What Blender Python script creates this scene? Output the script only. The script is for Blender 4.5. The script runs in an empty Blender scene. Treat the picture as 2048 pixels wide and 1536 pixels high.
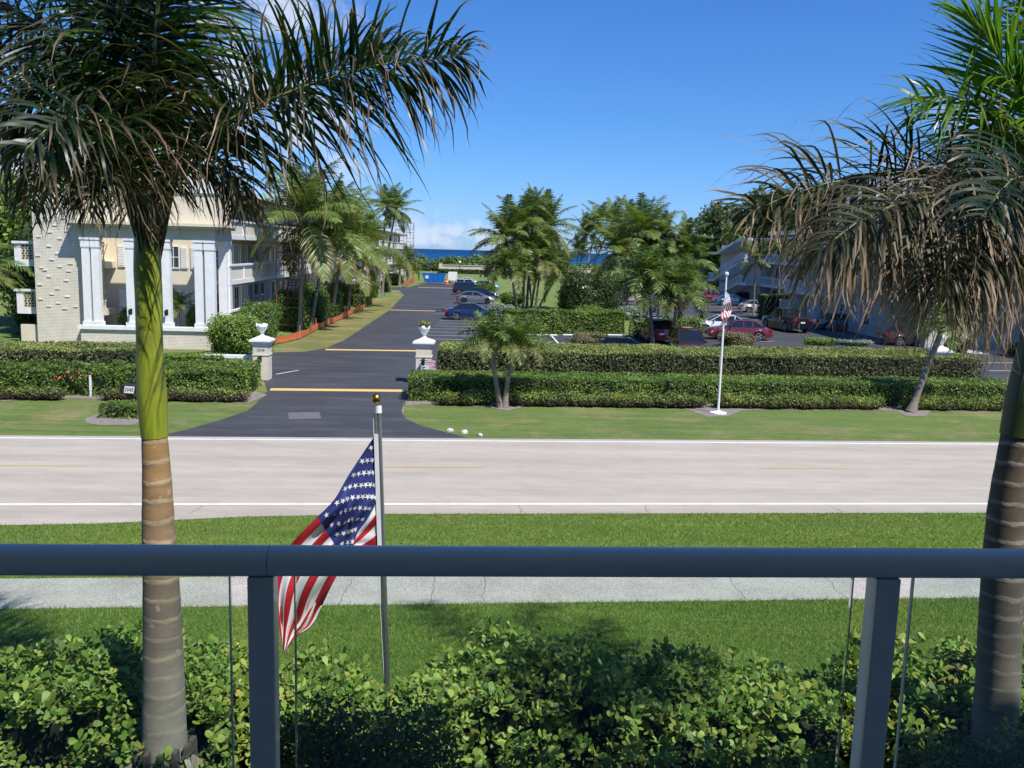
import bpy, math, random
import numpy as np
from mathutils import Vector, Matrix
R = math.radians
SC = bpy.context.scene
COL = SC.collection
rng = np.random.default_rng(7)
random.seed(7)

# ------------------------------------------------------------------ camera, sky, sun, exposure
F_PX, PITCH, ROLL, EYE = 1800.0, R(8.4), R(1.56), 6.2
cd = bpy.data.cameras.new('camera'); cam = bpy.data.objects.new('camera', cd); COL.objects.link(cam)
cd.sensor_width = 36; cd.lens = F_PX / 2048 * 36; cd.clip_start = 0.05; cd.clip_end = 60000
cam.matrix_world = Matrix.Translation((0, 0, EYE)) @ Matrix.Rotation(R(90) - PITCH, 4, 'X') @ Matrix.Rotation(ROLL, 4, 'Z')
SC.camera = cam
SUN = Vector((0.47, -0.52, 1.0)).normalized()          # towards the sun
world = bpy.data.worlds.new('World'); SC.world = world; world.use_nodes = True
wt = world.node_tree; wt.nodes.clear()
def wn(t, **k):
    n = wt.nodes.new(t)
    for a, b in k.items(): setattr(n, a, b)
    return n
def wl(a, b): wt.links.new(a, b)
sky = wn('ShaderNodeTexSky', sky_type='NISHITA', sun_disc=False)
sky.sun_elevation = math.asin(SUN.z); sky.sun_rotation = math.atan2(SUN.x, SUN.y)
sky.air_density = 1.0; sky.dust_density = 0.25; sky.ozone_density = 2.2; sky.altitude = 0
bg = wn('ShaderNodeBackground'); bg.inputs[1].default_value = 0.125
wo = wn('ShaderNodeOutputWorld')
tc = wn('ShaderNodeTexCoord')
def wmath(op, a, b=None, clamp=False):
    n = wn('ShaderNodeMath', operation=op, use_clamp=clamp)
    for i, v in enumerate((a, b)):
        if v is None: continue
        if isinstance(v, (int, float)): n.inputs[i].default_value = v
        else: wl(v, n.inputs[i])
    return n.outputs[0]
def wrange(v, a, b, c=0.0, d=1.0):
    n = wn('ShaderNodeMapRange', interpolation_type='SMOOTHSTEP'); wl(v, n.inputs[0])
    for i, x in zip((1, 2, 3, 4), (a, b, c, d)): n.inputs[i].default_value = x
    return n.outputs[0]
sep = wn('ShaderNodeSeparateXYZ'); wl(tc.outputs['Generated'], sep.inputs[0])
def wcloud(direction, inner, outer, scale, lo, hi, stretch=1.6, seed=0):
    dn = wn('ShaderNodeVectorMath', operation='DOT_PRODUCT'); wl(tc.outputs['Generated'], dn.inputs[0])
    dn.inputs[1].default_value = Vector(direction).normalized()
    m = wrange(dn.outputs['Value'], math.cos(R(outer)), math.cos(R(inner)))
    mp = wn('ShaderNodeMapping'); wl(tc.outputs['Generated'], mp.inputs[0])
    mp.inputs['Scale'].default_value = (scale, scale, scale * stretch); mp.inputs['Location'].default_value = (seed, seed * .7, 0)
    ns = wn('ShaderNodeTexNoise'); wl(mp.outputs[0], ns.inputs[0]); ns.inputs['Detail'].default_value = 9; ns.inputs['Roughness'].default_value = .58
    ns.inputs['Scale'].default_value = 1
    return wmath('MULTIPLY', m, wrange(ns.outputs['Fac'], lo, hi))
low = wrange(sep.outputs['Z'], .052, .012)
low = wmath('MULTIPLY', low, wrange(sep.outputs['Z'], -.002, .008))
c1 = wmath('MULTIPLY', wcloud((-.075, 1, .02), 3, 7.5, 30, .43, .58, 1.2, 3), low)
c1b = wmath('MULTIPLY', wcloud((-.03, 1, .03), 30, 60, 20, .56, .75, 2.6, 8), wmath('MULTIPLY', low, .35))
c2 = wcloud((-.30, 1, .17), 4, 11, 11, .44, .62, 1.5, 11)
c3 = wmath('MULTIPLY', wcloud((.48, 1, .10), 2, 5, 12, .50, .68, 1.6, 21), .6)
fac = wmath('MAXIMUM', wmath('MAXIMUM', c1, c1b), wmath('MAXIMUM', c2, c3))
fac = wmath('MULTIPLY', fac, .85, True)
tint = wn('ShaderNodeMix', data_type='RGBA', blend_type='MULTIPLY'); tint.inputs[0].default_value = 1
wl(sky.outputs[0], tint.inputs[6])
tr = wn('ShaderNodeValToRGB'); wl(sep.outputs['Z'], tr.inputs[0]); te = tr.color_ramp.elements     # clear subtropical blue
te[0].position, te[0].color = 0.0, (.36, .57, 1.12, 1); te[1].position, te[1].color = .5, (.22, .54, 1.0, 1); e_ = te.new(.12); e_.color = (.28, .54, .94, 1)
wl(tr.outputs[0], tint.inputs[7])
mixc = wn('ShaderNodeMix', data_type='RGBA'); wl(fac, mixc.inputs[0]); wl(tint.outputs[2], mixc.inputs[6])
mixc.inputs[7].default_value = (4.6, 5.3, 6.5, 1)
wl(mixc.outputs[2], bg.inputs[0]); wl(bg.outputs[0], wo.inputs[0])
sl = bpy.data.lights.new('sun', 'SUN'); sl.energy = 5.0; sl.angle = R(.53); sl.color = (1, .955, .89)
so = bpy.data.objects.new('sun', sl); COL.objects.link(so)
so.rotation_euler = SUN.to_track_quat('Z', 'Y').to_euler(); so.location = (0, 0, 60)
vs = SC.view_settings; vs.view_transform = 'Standard'; vs.look = 'None'; vs.gamma = 1; vs.exposure = 0.28; vs.use_curve_mapping = False
SC.render.engine = 'CYCLES'
SC.cycles.max_bounces = 6; SC.cycles.diffuse_bounces = 3; SC.cycles.glossy_bounces = 3; SC.cycles.transmission_bounces = 4
SC.cycles.transparent_max_bounces = 8; SC.cycles.caustics_reflective = False; SC.cycles.caustics_refractive = False

# ------------------------------------------------------------------ places read from the photograph
def ray(px, py):
    x = (px - 1024) / F_PX; y = -(py - 768) / F_PX
    c, s = math.cos(ROLL), math.sin(ROLL)
    x, y = x * c - y * s, x * s + y * c
    return Vector((x, math.cos(PITCH) + y * math.sin(PITCH), y * math.cos(PITCH) - math.sin(PITCH)))
def gp(px, py, z=0.0):
    d = ray(px, py); t = (z - EYE) / d.z
    return (d.x * t, d.y * t)
def at(px, py, dist):
    d = ray(px, py); t = dist / d.y
    return Vector((d.x * t, dist, EYE + d.z * t))

# ------------------------------------------------------------------ materials
def newmat(name):
    m = bpy.data.materials.new(name); m.use_nodes = True
    nt = m.node_tree; b = nt.nodes['Principled BSDF']
    return m, nt, b
def N(nt, t, **k):
    n = nt.nodes.new(t)
    for a, b in k.items(): setattr(n, a, b)
    return n
def ramp(nt, src, stops):
    r = N(nt, 'ShaderNodeValToRGB'); nt.links.new(src, r.inputs[0])
    e = r.color_ramp.elements
    e[0].position, e[0].color = stops[0][0], (*stops[0][1], 1)
    e[1].position, e[1].color = stops[-1][0], (*stops[-1][1], 1)
    for p, c in stops[1:-1]:
        x = e.new(p); x.color = (*c, 1)
    return r.outputs[0]
def noise(nt, scale, detail=4, rough=.55, vec=None, stretch=None):
    n = N(nt, 'ShaderNodeTexNoise'); n.inputs['Scale'].default_value = scale
    n.inputs['Detail'].default_value = detail; n.inputs['Roughness'].default_value = rough
    if vec is None:
        vec = N(nt, 'ShaderNodeNewGeometry').outputs['Position']
    if stretch:
        mp = N(nt, 'ShaderNodeMapping'); mp.inputs['Scale'].default_value = stretch; nt.links.new(vec, mp.inputs[0]); vec = mp.outputs[0]
    nt.links.new(vec, n.inputs['Vector'])
    return n.outputs['Fac']
def mixcol(nt, f, a, b, blend='MIX'):
    m = N(nt, 'ShaderNodeMix', data_type='RGBA', blend_type=blend)
    for i, v in ((0, f), (6, a), (7, b)):
        if isinstance(v, (int, float)): m.inputs[i].default_value = v
        elif isinstance(v, tuple): m.inputs[i].default_value = (*v, 1)
        else: nt.links.new(v, m.inputs[i])
    return m.outputs[2]
def bump(nt, b, h, strength=.3, dist=.02):
    n = N(nt, 'ShaderNodeBump'); n.inputs['Strength'].default_value = strength; n.inputs['Distance'].default_value = dist
    nt.links.new(h, n.inputs['Height']); nt.links.new(n.outputs[0], b.inputs['Normal'])
def surf(name, c1, c2=None, scale=3, rough=.7, metal=0, spec=.5, bumps=0, bscale=40, detail=5, coat=0, obj=True, stretch=None, lo=.35, hi=.65):
    m, nt, b = newmat(name)
    c2 = c2 or tuple(min(1, v * .86) for v in c1)
    v = N(nt, 'ShaderNodeTexCoord').outputs['Object'] if obj else None
    f = noise(nt, scale, detail, .6, v, stretch)
    nt.links.new(ramp(nt, f, [(lo, c1), (hi, c2)]), b.inputs['Base Color'])
    b.inputs['Roughness'].default_value = rough; b.inputs['Metallic'].default_value = metal
    b.inputs['Specular IOR Level'].default_value = spec
    if coat: b.inputs['Coat Weight'].default_value = coat; b.inputs['Coat Roughness'].default_value = .04
    if bumps: bump(nt, b, noise(nt, bscale, 3, .6, v), bumps, .01)
    return m
LEAF_GAIN = 1.45
def leafmat(name, cols, rough=.45, trans=.35, tint=(1.5, 1.6, .5), dry=None, spec=.4, patch=0.0):
    """leaf colour differs leaf by leaf; 'dry' tips where the mesh says so"""
    m, nt, b = newmat(name)
    g = N(nt, 'ShaderNodeNewGeometry')
    n = len(cols)
    gain = LEAF_GAIN if trans < .29 else 1.0
    col = ramp(nt, g.outputs['Random Per Island'], [(i / (n - 1), tuple(v * gain for v in c)) for i, c in enumerate(cols)])
    if patch:
        f = ramp(nt, noise(nt, patch, 3), [(.35, (.60, .62, .66)), (.65, (1.32, 1.26, 1.08))])
        col = mixcol(nt, 1.0, col, f, 'MULTIPLY')
    if dry:
        a = N(nt, 'ShaderNodeAttribute', attribute_name='dry')
        col = mixcol(nt, a.outputs['Fac'], col, dry)
    nt.links.new(col, b.inputs['Base Color']); b.inputs['Roughness'].default_value = rough
    b.inputs['Specular IOR Level'].default_value = spec
    t = N(nt, 'ShaderNodeBsdfTranslucent'); nt.links.new(mixcol(nt, 1.0, col, tint, 'MULTIPLY'), t.inputs[0])
    mx = N(nt, 'ShaderNodeMixShader'); mx.inputs[0].default_value = trans
    nt.links.new(b.outputs[0], mx.inputs[1]); nt.links.new(t.outputs[0], mx.inputs[2])
    nt.links.new(mx.outputs[0], nt.nodes['Material Output'].inputs[0])
    return m
def glassmat(name, tint=(.985, .985, .98), refl=.06):
    m = bpy.data.materials.new(name); m.use_nodes = True; nt = m.node_tree; nt.nodes.clear()
    o = N(nt, 'ShaderNodeOutputMaterial'); t = N(nt, 'ShaderNodeBsdfTransparent'); t.inputs[0].default_value = (*tint, 1)
    g = N(nt, 'ShaderNodeBsdfGlossy'); g.inputs['Roughness'].default_value = .02
    fr = N(nt, 'ShaderNodeFresnel'); fr.inputs[0].default_value = 1.35
    mx = N(nt, 'ShaderNodeMixShader'); nt.links.new(fr.outputs[0], mx.inputs[0]); nt.links.new(t.outputs[0], mx.inputs[1]); nt.links.new(g.outputs[0], mx.inputs[2])
    nt.links.new(mx.outputs[0], o.inputs[0]); return m

M = {}
M['white'] = surf('white_paint', (.80, .80, .79), (.72, .72, .71), 2.5, .55, bumps=.05)
M['white_wall'] = surf('white_stucco', (.76, .76, .74), (.66, .66, .64), 1.2, .8, bumps=.1)
M['cream'] = surf('cream_stucco', (.70, .63, .48), (.64, .57, .43), .9, .85, bumps=.15, bscale=60)
M['beige'] = surf('beige_stucco', (.56, .50, .38), (.50, .44, .33), .9, .85, bumps=.1)
M['grey_wall'] = surf('grey_beige_stucco', (.54, .51, .46), (.47, .445, .40), .7, .85, bumps=.1)
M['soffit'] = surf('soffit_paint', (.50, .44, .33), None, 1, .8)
M['concrete'] = surf('concrete', (.42, .40, .37), (.34, .32, .30), 1.5, .9, bumps=.2)
M['winglass'] = surf('window_glass', (.02, .03, .035), (.035, .045, .05), .6, .06, spec=.8)
M['curtain'] = surf('pale_curtain', (.38, .35, .30), None, 4, .9)
M['black'] = surf('black_metal', (.015, .015, .016), None, 4, .45)
M['tyre'] = surf('tyre_rubber', (.02, .02, .02), None, 8, .85)
M['rim'] = surf('alloy_rim', (.55, .56, .58), (.42, .43, .45), 9, .3, metal=.8)
M['darkrim'] = surf('dark_rim', (.10, .08, .06), None, 9, .35, metal=.7)
M['lamp_red'] = surf('red_lens', (.35, .012, .01), None, 9, .15)
M['lamp_clear'] = surf('clear_lens', (.7, .72, .74), None, 9, .1)
M['carglass'] = surf('car_glass', (.012, .016, .018), None, 2, .04, spec=.9)
M['plate'] = surf('plate_white', (.7, .7, .68), None, 9, .5)
M['chrome'] = surf('chrome_trim', (.6, .6, .6), None, 9, .15, metal=1)
M['trunk'] = surf('palm_bark', (.27, .225, .185), (.16, .13, .105), 5, .95, bumps=.6, bscale=14, stretch=(1, 1, 5))
M['bark'] = surf('brown_bark', (.16, .11, .08), (.09, .065, .05), 6, .95, bumps=.6, bscale=18)
M['core'] = surf('dark_core_shade', (.022, .026, .012), (.014, .016, .009), 6, 1.0)  # near-black filler; shade inside foliage and lattice holes put into the colour
M['mulch'] = surf('sandy_mulch', (.27, .235, .20), (.17, .145, .12), 5, .95, bumps=.5, bscale=30, obj=False)
M['stone'] = surf('white_stone', (.62, .59, .53), (.48, .45, .40), 12, .8, bumps=.3)
M['orange'] = surf('orange_plastic', (.66, .17, .05), (.50, .12, .04), 6, .6)
M['rust'] = surf('orange_scaffold_paint', (.36, .13, .05), (.17, .06, .03), 5, .7)
M['brass'] = surf('gold_ball_metal', (.55, .33, .08), (.30, .17, .04), 5, .32, metal=1)
M['alu'] = surf('brushed_aluminium', (.50, .51, .53), (.40, .41, .43), 6, .38, metal=.9, stretch=(1, 1, .1))
M['rail'] = surf('grey_rail_paint', (.80, .75, .67), (.74, .69, .62), 1.5, .36, coat=.3)
M['red'] = surf('red_cloth', (.46, .012, .022), (.38, .01, .018), 7, .7)
M['wcloth'] = surf('white_cloth', (.74, .74, .76), (.68, .68, .71), 7, .7)
M['blue'] = surf('blue_cloth', (.025, .04, .20), (.02, .03, .155), 7, .7)
M['bin_blue'] = surf('blue_dumpster_paint', (.012, .16, .50), (.01, .13, .42), 3, .4)
M['wood'] = surf('grey_lumber', (.34, .30, .25), (.22, .19, .155), 7, .85, bumps=.3, stretch=(8, 8, 1))
M['pink'] = surf('pink_sign_print', (.66, .36, .42), (.62, .40, .50), 14, .6)
M['sandwall'] = surf('sandy_wall', (.62, .52, .40), (.56, .46, .35), .3, .85)
M['tan'] = surf('tan_roof_box', (.50, .42, .32), None, 1, .8)
M['text_dark'] = surf('dark_lettering', (.03, .03, .04), None, 9, .5)
M['text_blue'] = surf('blue_lettering', (.06, .22, .42), None, 9, .5)
M['text_red'] = surf('red_lettering', (.45, .04, .10), None, 9, .5)
M['greenroof'] = surf('green_tile_roof', (.20, .33, .30), None, 3, .7)
M['flowerred'] = surf('coral_petals', (.50, .09, .05), (.36, .04, .03), 20, .6)
M['floweryel'] = surf('yellow_petals', (.70, .40, .02), (.55, .30, .01), 20, .6)
M['flowerwhite'] = surf('white_petals', (.75, .75, .68), None, 20, .6)

def roadmat():
    m, nt, b = newmat('pale_worn_asphalt')
    g = N(nt, 'ShaderNodeNewGeometry').outputs['Position']
    f1 = noise(nt, .35, 6, .6, g, (.25, 1.6, 1)); f2 = noise(nt, 90, 3, .7, g); f3 = noise(nt, 2.2, 5, .7, g, (.3, 1, 1))
    c = ramp(nt, f1, [(.3, (.415, .365, .300)), (.7, (.50, .445, .365))])
    c = mixcol(nt, 1.0, c, ramp(nt, f2, [(.25, (.80, .80, .80)), (.75, (1.13, 1.13, 1.13))]), 'MULTIPLY')
    c = mixcol(nt, 1.0, c, ramp(nt, f3, [(.3, (.86, .86, .86)), (.7, (1.06, 1.06, 1.06))]), 'MULTIPLY')
    f5 = noise(nt, 3.2, 4, .6, g, (.6, 1.6, 1)); c = mixcol(nt, ramp(nt, f5, [(.685, (0, 0, 0)), (.73, (.55, .55, .55))]), c, (.20, .185, .17))
    f6 = noise(nt, 11, 2, .5, g); c = mixcol(nt, ramp(nt, f6, [(.70, (0, 0, 0)), (.74, (.6, .6, .6))]), c, (.16, .15, .14))
    # grey wheel tracks along each lane
    s = N(nt, 'ShaderNodeSeparateXYZ'); nt.links.new(g, s.inputs[0])
    a = N(nt, 'ShaderNodeMath', operation='MULTIPLY_ADD'); a.inputs[1].default_value = -.1; nt.links.new(s.outputs[0], a.inputs[0]); nt.links.new(s.outputs[1], a.inputs[2])
    w = N(nt, 'ShaderNodeMath', operation='MULTIPLY'); w.inputs[1].default_value = 2 * math.pi / 1.85; nt.links.new(a.outputs[0], w.inputs[0])
    si = N(nt, 'ShaderNodeMath', operation='SINE'); nt.links.new(w.outputs[0], si.inputs[0])
    c = mixcol(nt, 1.0, c, ramp(nt, si.outputs[0], [(0, (.97, .97, .97)), (.8, (.90, .90, .905))]), 'MULTIPLY')
    nt.links.new(c, b.inputs['Base Color']); b.inputs['Roughness'].default_value = .85
    bump(nt, b, f2, .35, .01); return m
M['road'] = roadmat()
def asphaltmat():
    m, nt, b = newmat('dark_sealed_asphalt')
    g = N(nt, 'ShaderNodeNewGeometry').outputs['Position']
    f1 = noise(nt, .28, 6, .62, g); f2 = noise(nt, 70, 3, .7, g); f3 = noise(nt, .9, 6, .75, g, (.22, 1.6, 1))
    c = ramp(nt, f1, [(.3, (.034, .035, .039)), (.7, (.060, .060, .065))])
    c = mixcol(nt, ramp(nt, f3, [(.50, (0, 0, 0)), (.66, (.55, .55, .55))]), c, (.115, .112, .112))
    c = mixcol(nt, 1.0, c, ramp(nt, f2, [(.25, (.72, .72, .72)), (.75, (1.25, 1.25, 1.25))]), 'MULTIPLY')
    nt.links.new(c, b.inputs['Base Color']); b.inputs['Roughness'].default_value = .72
    bump(nt, b, f2, .4, .01); return m
M['asphalt'] = asphaltmat()
def walkmat():
    m, nt, b = newmat('coarse_grey_pavement')
    g = N(nt, 'ShaderNodeNewGeometry').outputs['Position']
    f1 = noise(nt, 1.1, 6, .65, g); f2 = noise(nt, 34, 3, .85, g)
    c = ramp(nt, f1, [(.3, (.33, .30, .265)), (.7, (.45, .41, .36))])
    c = mixcol(nt, 1.0, c, ramp(nt, f2, [(.3, (.45, .45, .45)), (.7, (1.6, 1.6, 1.6))]), 'MULTIPLY')
    nt.links.new(c, b.inputs['Base Color']); b.inputs['Roughness'].default_value = .9
    bump(nt, b, f2, .6, .01); return m
M['walk'] = walkmat()
def lawnmat(name, a, bcol, brown, blo, bhi, sc=1.0):
    m, nt, b = newmat(name)
    g = N(nt, 'ShaderNodeNewGeometry').outputs['Position']
    f1 = noise(nt, .9 * sc, 6, .65, g, (.35, 1.5, 1)); f2 = noise(nt, 26, 4, .8, g); f3 = noise(nt, .33, 5, .7, g)
    c = ramp(nt, f1, [(.3, a), (.7, bcol)])
    c = mixcol(nt, ramp(nt, f3, [(blo, (0, 0, 0)), (bhi, (.8, .8, .8))]), c, brown)
    c = mixcol(nt, 1.0, c, ramp(nt, f2, [(.28, (.5, .52, .45)), (.72, (1.45, 1.4, 1.35))]), 'MULTIPLY')
    f5 = noise(nt, 1.0, 5, .7, g, (.09, 2.6, 1)); c = mixcol(nt, 1.0, c, ramp(nt, f5, [(.3, (.80, .82, .80)), (.7, (1.22, 1.18, 1.22))]), 'MULTIPLY')
    f4 = noise(nt, 6, 5, .75, g, (.5, 1.8, 1)); c = mixcol(nt, 1.0, c, ramp(nt, f4, [(.32, (.72, .76, .70)), (.68, (1.2, 1.18, 1.2))]), 'MULTIPLY')
    nt.links.new(c, b.inputs['Base Color']); b.inputs['Roughness'].default_value = .9; b.inputs['Specular IOR Level'].default_value = .2
    bump(nt, b, f2, 1.0, .05); return m
M['lawn_near'] = lawnmat('thick_lawn', (.12, .21, .036), (.225, .31, .058), (.28, .29, .11), .55, .75)
M['lawn_far'] = lawnmat('mown_lawn', (.115, .185, .044), (.185, .25, .075), (.34, .27, .14), .50, .68)
M['lawn_dry'] = lawnmat('dry_lawn', (.13, .17, .05), (.21, .22, .075), (.34, .25, .13), .46, .64)
M['line_white'] = surf('worn_white_line', (.72, .71, .69), (.55, .54, .52), 2.5, .7, obj=False, lo=.45, hi=.75)
M['line_yellow'] = surf('worn_yellow_paint', (.66, .44, .12), (.58, .42, .18), 1.2, .7, obj=False)
M['line_yellow_faded'] = surf('faded_yellow_paint', (.50, .34, .10), (.42, .36, .24), 2.5, .8, obj=False)
def oceanmat():
    m, nt, b = newmat('deep_blue_sea')
    g = N(nt, 'ShaderNodeNewGeometry').outputs['Position']
    s = N(nt, 'ShaderNodeSeparateXYZ'); nt.links.new(g, s.inputs[0])
    mr = N(nt, 'ShaderNodeMapRange'); nt.links.new(s.outputs[1], mr.inputs[0]); mr.inputs[1].default_value = 300; mr.inputs[2].default_value = 2600
    c = ramp(nt, mr.outputs[0], [(0, (.02, .26, .30)), (.08, (.006, .13, .28)), (.3, (.003, .065, .20)), (1, (.002, .040, .13))])
    nt.links.new(c, b.inputs['Base Color']); b.inputs['Roughness'].default_value = .6; b.inputs['Specular IOR Level'].default_value = .12
    return m
M['sea'] = oceanmat()
def brickmat():
    m, nt, b = newmat('cream_painted_brick')
    tcn = N(nt, 'ShaderNodeTexCoord'); mp = N(nt, 'ShaderNodeMapping'); mp.inputs['Rotation'].default_value = (R(90), 0, 0)
    nt.links.new(tcn.outputs['Object'], mp.inputs[0])
    br = N(nt, 'ShaderNodeTexBrick'); nt.links.new(mp.outputs[0], br.inputs['Vector'])
    br.inputs['Scale'].default_value = 1; br.inputs['Brick Width'].default_value = .26; br.inputs['Row Height'].default_value = .085
    br.inputs['Mortar Size'].default_value = .010; br.inputs['Mortar Smooth'].default_value = .2
    br.inputs['Color1'].default_value = (.76, .71, .60, 1); br.inputs['Color2'].default_value = (.70, .65, .54, 1); br.inputs['Mortar'].default_value = (.50, .45, .37, 1)
    f = noise(nt, 1.3, 5, .6, tcn.outputs['Object'])
    nt.links.new(mixcol(nt, 1.0, br.outputs['Color'], ramp(nt, f, [(.3, (.9, .9, .9)), (.7, (1.06, 1.05, 1.04))]), 'MULTIPLY'), b.inputs['Base Color'])
    b.inputs['Roughness'].default_value = .8
    inv = N(nt, 'ShaderNodeMath', operation='SUBTRACT'); inv.inputs[0].default_value = 1; nt.links.new(br.outputs['Fac'], inv.inputs[1])
    bump(nt, b, inv.outputs[0], .8, .02); return m
M['brick'] = brickmat()
M['brickpiece'] = surf('cream_brick', (.80, .75, .65), None, 8, .8)
def latticemat():
    m, nt, b = newmat('parapet_block'); tcn = N(nt, 'ShaderNodeTexCoord')
    ck = N(nt, 'ShaderNodeTexChecker'); ck.inputs['Scale'].default_value = 9; nt.links.new(tcn.outputs['Object'], ck.inputs[0])
    ck.inputs[1].default_value = (.74, .69, .58, 1); ck.inputs[2].default_value = (.64, .58, .48, 1)
    nt.links.new(ck.outputs[0], b.inputs['Base Color']); b.inputs['Roughness'].default_value = .85; return m
M['block'] = latticemat()
def royaltrunk(name, z0, z1, top, mid, bot, ring, z0s=7.0):
    """ringed trunk: smooth coloured bands between pale leaf scars"""
    m, nt, b = newmat(name)
    g = N(nt, 'ShaderNodeNewGeometry').outputs['Position']
    s = N(nt, 'ShaderNodeSeparateXYZ'); nt.links.new(g, s.inputs[0])
    n1 = noise(nt, 5, 4, .6, g)
    a = N(nt, 'ShaderNodeMath', operation='MULTIPLY_ADD'); nt.links.new(n1, a.inputs[0]); a.inputs[1].default_value = .09; nt.links.new(s.outputs[2], a.inputs[2])
    mr = N(nt, 'ShaderNodeMapRange'); nt.links.new(s.outputs[2], mr.inputs[0]); mr.inputs[1].default_value = z0; mr.inputs[2].default_value = z1
    base = ramp(nt, mr.outputs[0], [(0, bot), (.55, mid), (1, top)])
    w = N(nt, 'ShaderNodeMath', operation='MULTIPLY'); nt.links.new(a.outputs[0], w.inputs[0]); w.inputs[1].default_value = z0s
    fr = N(nt, 'ShaderNodeMath', operation='FRACT'); nt.links.new(w.outputs[0], fr.inputs[0])
    rg = ramp(nt, fr.outputs[0], [(0, (1, 1, 1)), (.13, (.9, .9, .9)), (.22, (.1, .1, .1)), (.85, (0, 0, 0)), (1, (.35, .35, .35))])
    fade = ramp(nt, mr.outputs[0], [(0, (.30, .30, .30)), (.45, (.55, .55, .55)), (.8, (1, 1, 1))]); rg = mixcol(nt, 1.0, rg, fade, 'MULTIPLY'); rg = mixcol(nt, 1.0, rg, ramp(nt, noise(nt, 7, 3, .6, g, (1, 1, 2)), [(.35, (.45, .45, .45)), (.6, (1, 1, 1))]), 'MULTIPLY')
    c = mixcol(nt, rg, base, ring)
    n2 = noise(nt, 3.5, 6, .7, g, (1, 1, 2.5))
    c = mixcol(nt, 1.0, c, ramp(nt, n2, [(.3, (.70, .70, .70)), (.7, (1.15, 1.13, 1.1))]), 'MULTIPLY')
    n3 = noise(nt, 9, 3, .5, g); c = mixcol(nt, ramp(nt, n3, [(.68, (0, 0, 0)), (.72, (.6, .6, .6))]), c, (.42, .35, .30))
    nt.links.new(c, b.inputs['Base Color']); b.inputs['Roughness'].default_value = .85
    bump(nt, b, rg, .5, .015); return m
M['ring_left'] = royaltrunk('ringed_palm_trunk', 1.0, 4.3, (.33, .20, .075), (.19, .145, .12), (.30, .29, .265), (.40, .34, .23), 5.4)
M['ring_right'] = royaltrunk('dark_ringed_palm_trunk', 1.0, 4.6, (.10, .075, .05), (.12, .095, .08), (.32, .28, .23), (.30, .27, .24), 5.6)
def shaftmat():
    m, nt, b = newmat('green_crownshaft')
    g = N(nt, 'ShaderNodeNewGeometry').outputs['Position']
    f = noise(nt, 9, 5, .6, g, (1, 1, .12)); f2 = noise(nt, 2.3, 5, .7, g)
    c = ramp(nt, f, [(.28, (.12, .165, .014)), (.5, (.24, .29, .022)), (.72, (.33, .38, .04))])
    c = mixcol(nt, ramp(nt, f2, [(.50, (0, 0, 0)), (.70, (.6, .6, .6))]), c, (.11, .11, .02))
    nt.links.new(c, b.inputs['Base Color']); b.inputs['Roughness'].default_value = .42; bump(nt, b, f, .25, .01); return m
M['shaft'] = shaftmat(); M['shaft_dark'] = surf('dark_green_crownshaft', (.055, .085, .018), (.03, .05, .012), 6, .45, stretch=(1, 1, .12))
M['leafbase'] = surf('brown_leaf_base', (.10, .075, .035), (.05, .04, .02), 8, .8, stretch=(1, 1, .2))
M['rachis'] = surf('frond_midrib', (.20, .22, .07), (.15, .17, .05), 6, .5)
M['royal'] = leafmat('royal_palm_leaflets', [(.007, .020, .009), (.013, .032, .012), (.024, .048, .016), (.050, .062, .022)], .40, .32, (1.3, 1.7, .5), (.28, .17, .115), .5)
M['royal_dry'] = leafmat('withered_palm_leaflets', [(.016, .028, .010), (.030, .042, .015), (.060, .062, .024), (.15, .12, .055)], .55, .30, (1.2, 1.2, .7), (.36, .26, .18), .35)
M['royal_fresh'] = leafmat('fresh_palm_leaflets', [(.05, .12, .022), (.09, .19, .03), (.15, .27, .04)], .35, .42, (1.6, 1.6, .5), (.30, .26, .14), .5)
M['coco'] = leafmat('coconut_palm_leaflets', [(.065, .12, .022), (.12, .19, .034), (.24, .28, .065), (.09, .155, .028)], .42, .30, (1.5, 1.5, .5), (.30, .26, .10), .45)
M['coco_green'] = leafmat('green_palm_leaflets', [(.055, .11, .020), (.095, .165, .030), (.16, .22, .05), (.075, .13, .026)], .42, .30, (1.5, 1.5, .5), (.30, .26, .10), .45)
M['clusia'] = leafmat('rounded_hedge_leaves', [(.035, .075, .010), (.065, .125, .018), (.11, .18, .028), (.17, .24, .045), (.24, .29, .07), (.055, .10, .016), (.09, .15, .024), (.26, .22, .06)], .46, .22, (1.6, 1.6, .4), None, .3)
M['hedge_green'] = leafmat('clipped_hedge_leaves', [(.055, .095, .018), (.085, .145, .025), (.14, .20, .04), (.07, .12, .02)], .45, .25, patch=.8)
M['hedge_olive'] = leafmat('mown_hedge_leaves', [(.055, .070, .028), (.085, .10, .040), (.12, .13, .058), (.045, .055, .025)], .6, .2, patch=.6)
M['hedge_sunlit_top'] = leafmat('sunlit_hedge_top_leaves', [(.13, .17, .045), (.17, .21, .06), (.20, .22, .08), (.12, .15, .04)], .6, .25, patch=.5)  # paler than the sides: high sun on the top put into the colour
M['lowshrub'] = leafmat('low_shrub_leaves', [(.075, .12, .02), (.12, .18, .03), (.17, .22, .045), (.14, .11, .05)], .5, .25, patch=.9)
M['reddish'] = leafmat('purplish_stem_leaves', [(.075, .045, .03), (.09, .06, .035), (.06, .06, .025)], .6, .2)
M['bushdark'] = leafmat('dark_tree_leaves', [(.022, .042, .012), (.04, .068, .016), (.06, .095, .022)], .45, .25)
M['bushbright'] = leafmat('bright_bush_leaves', [(.085, .15, .02), (.13, .20, .03), (.17, .24, .045)], .45, .28)
M['bushmid'] = leafmat('bush_leaves', [(.045, .085, .016), (.075, .125, .022), (.11, .165, .032)], .45, .25)
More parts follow.
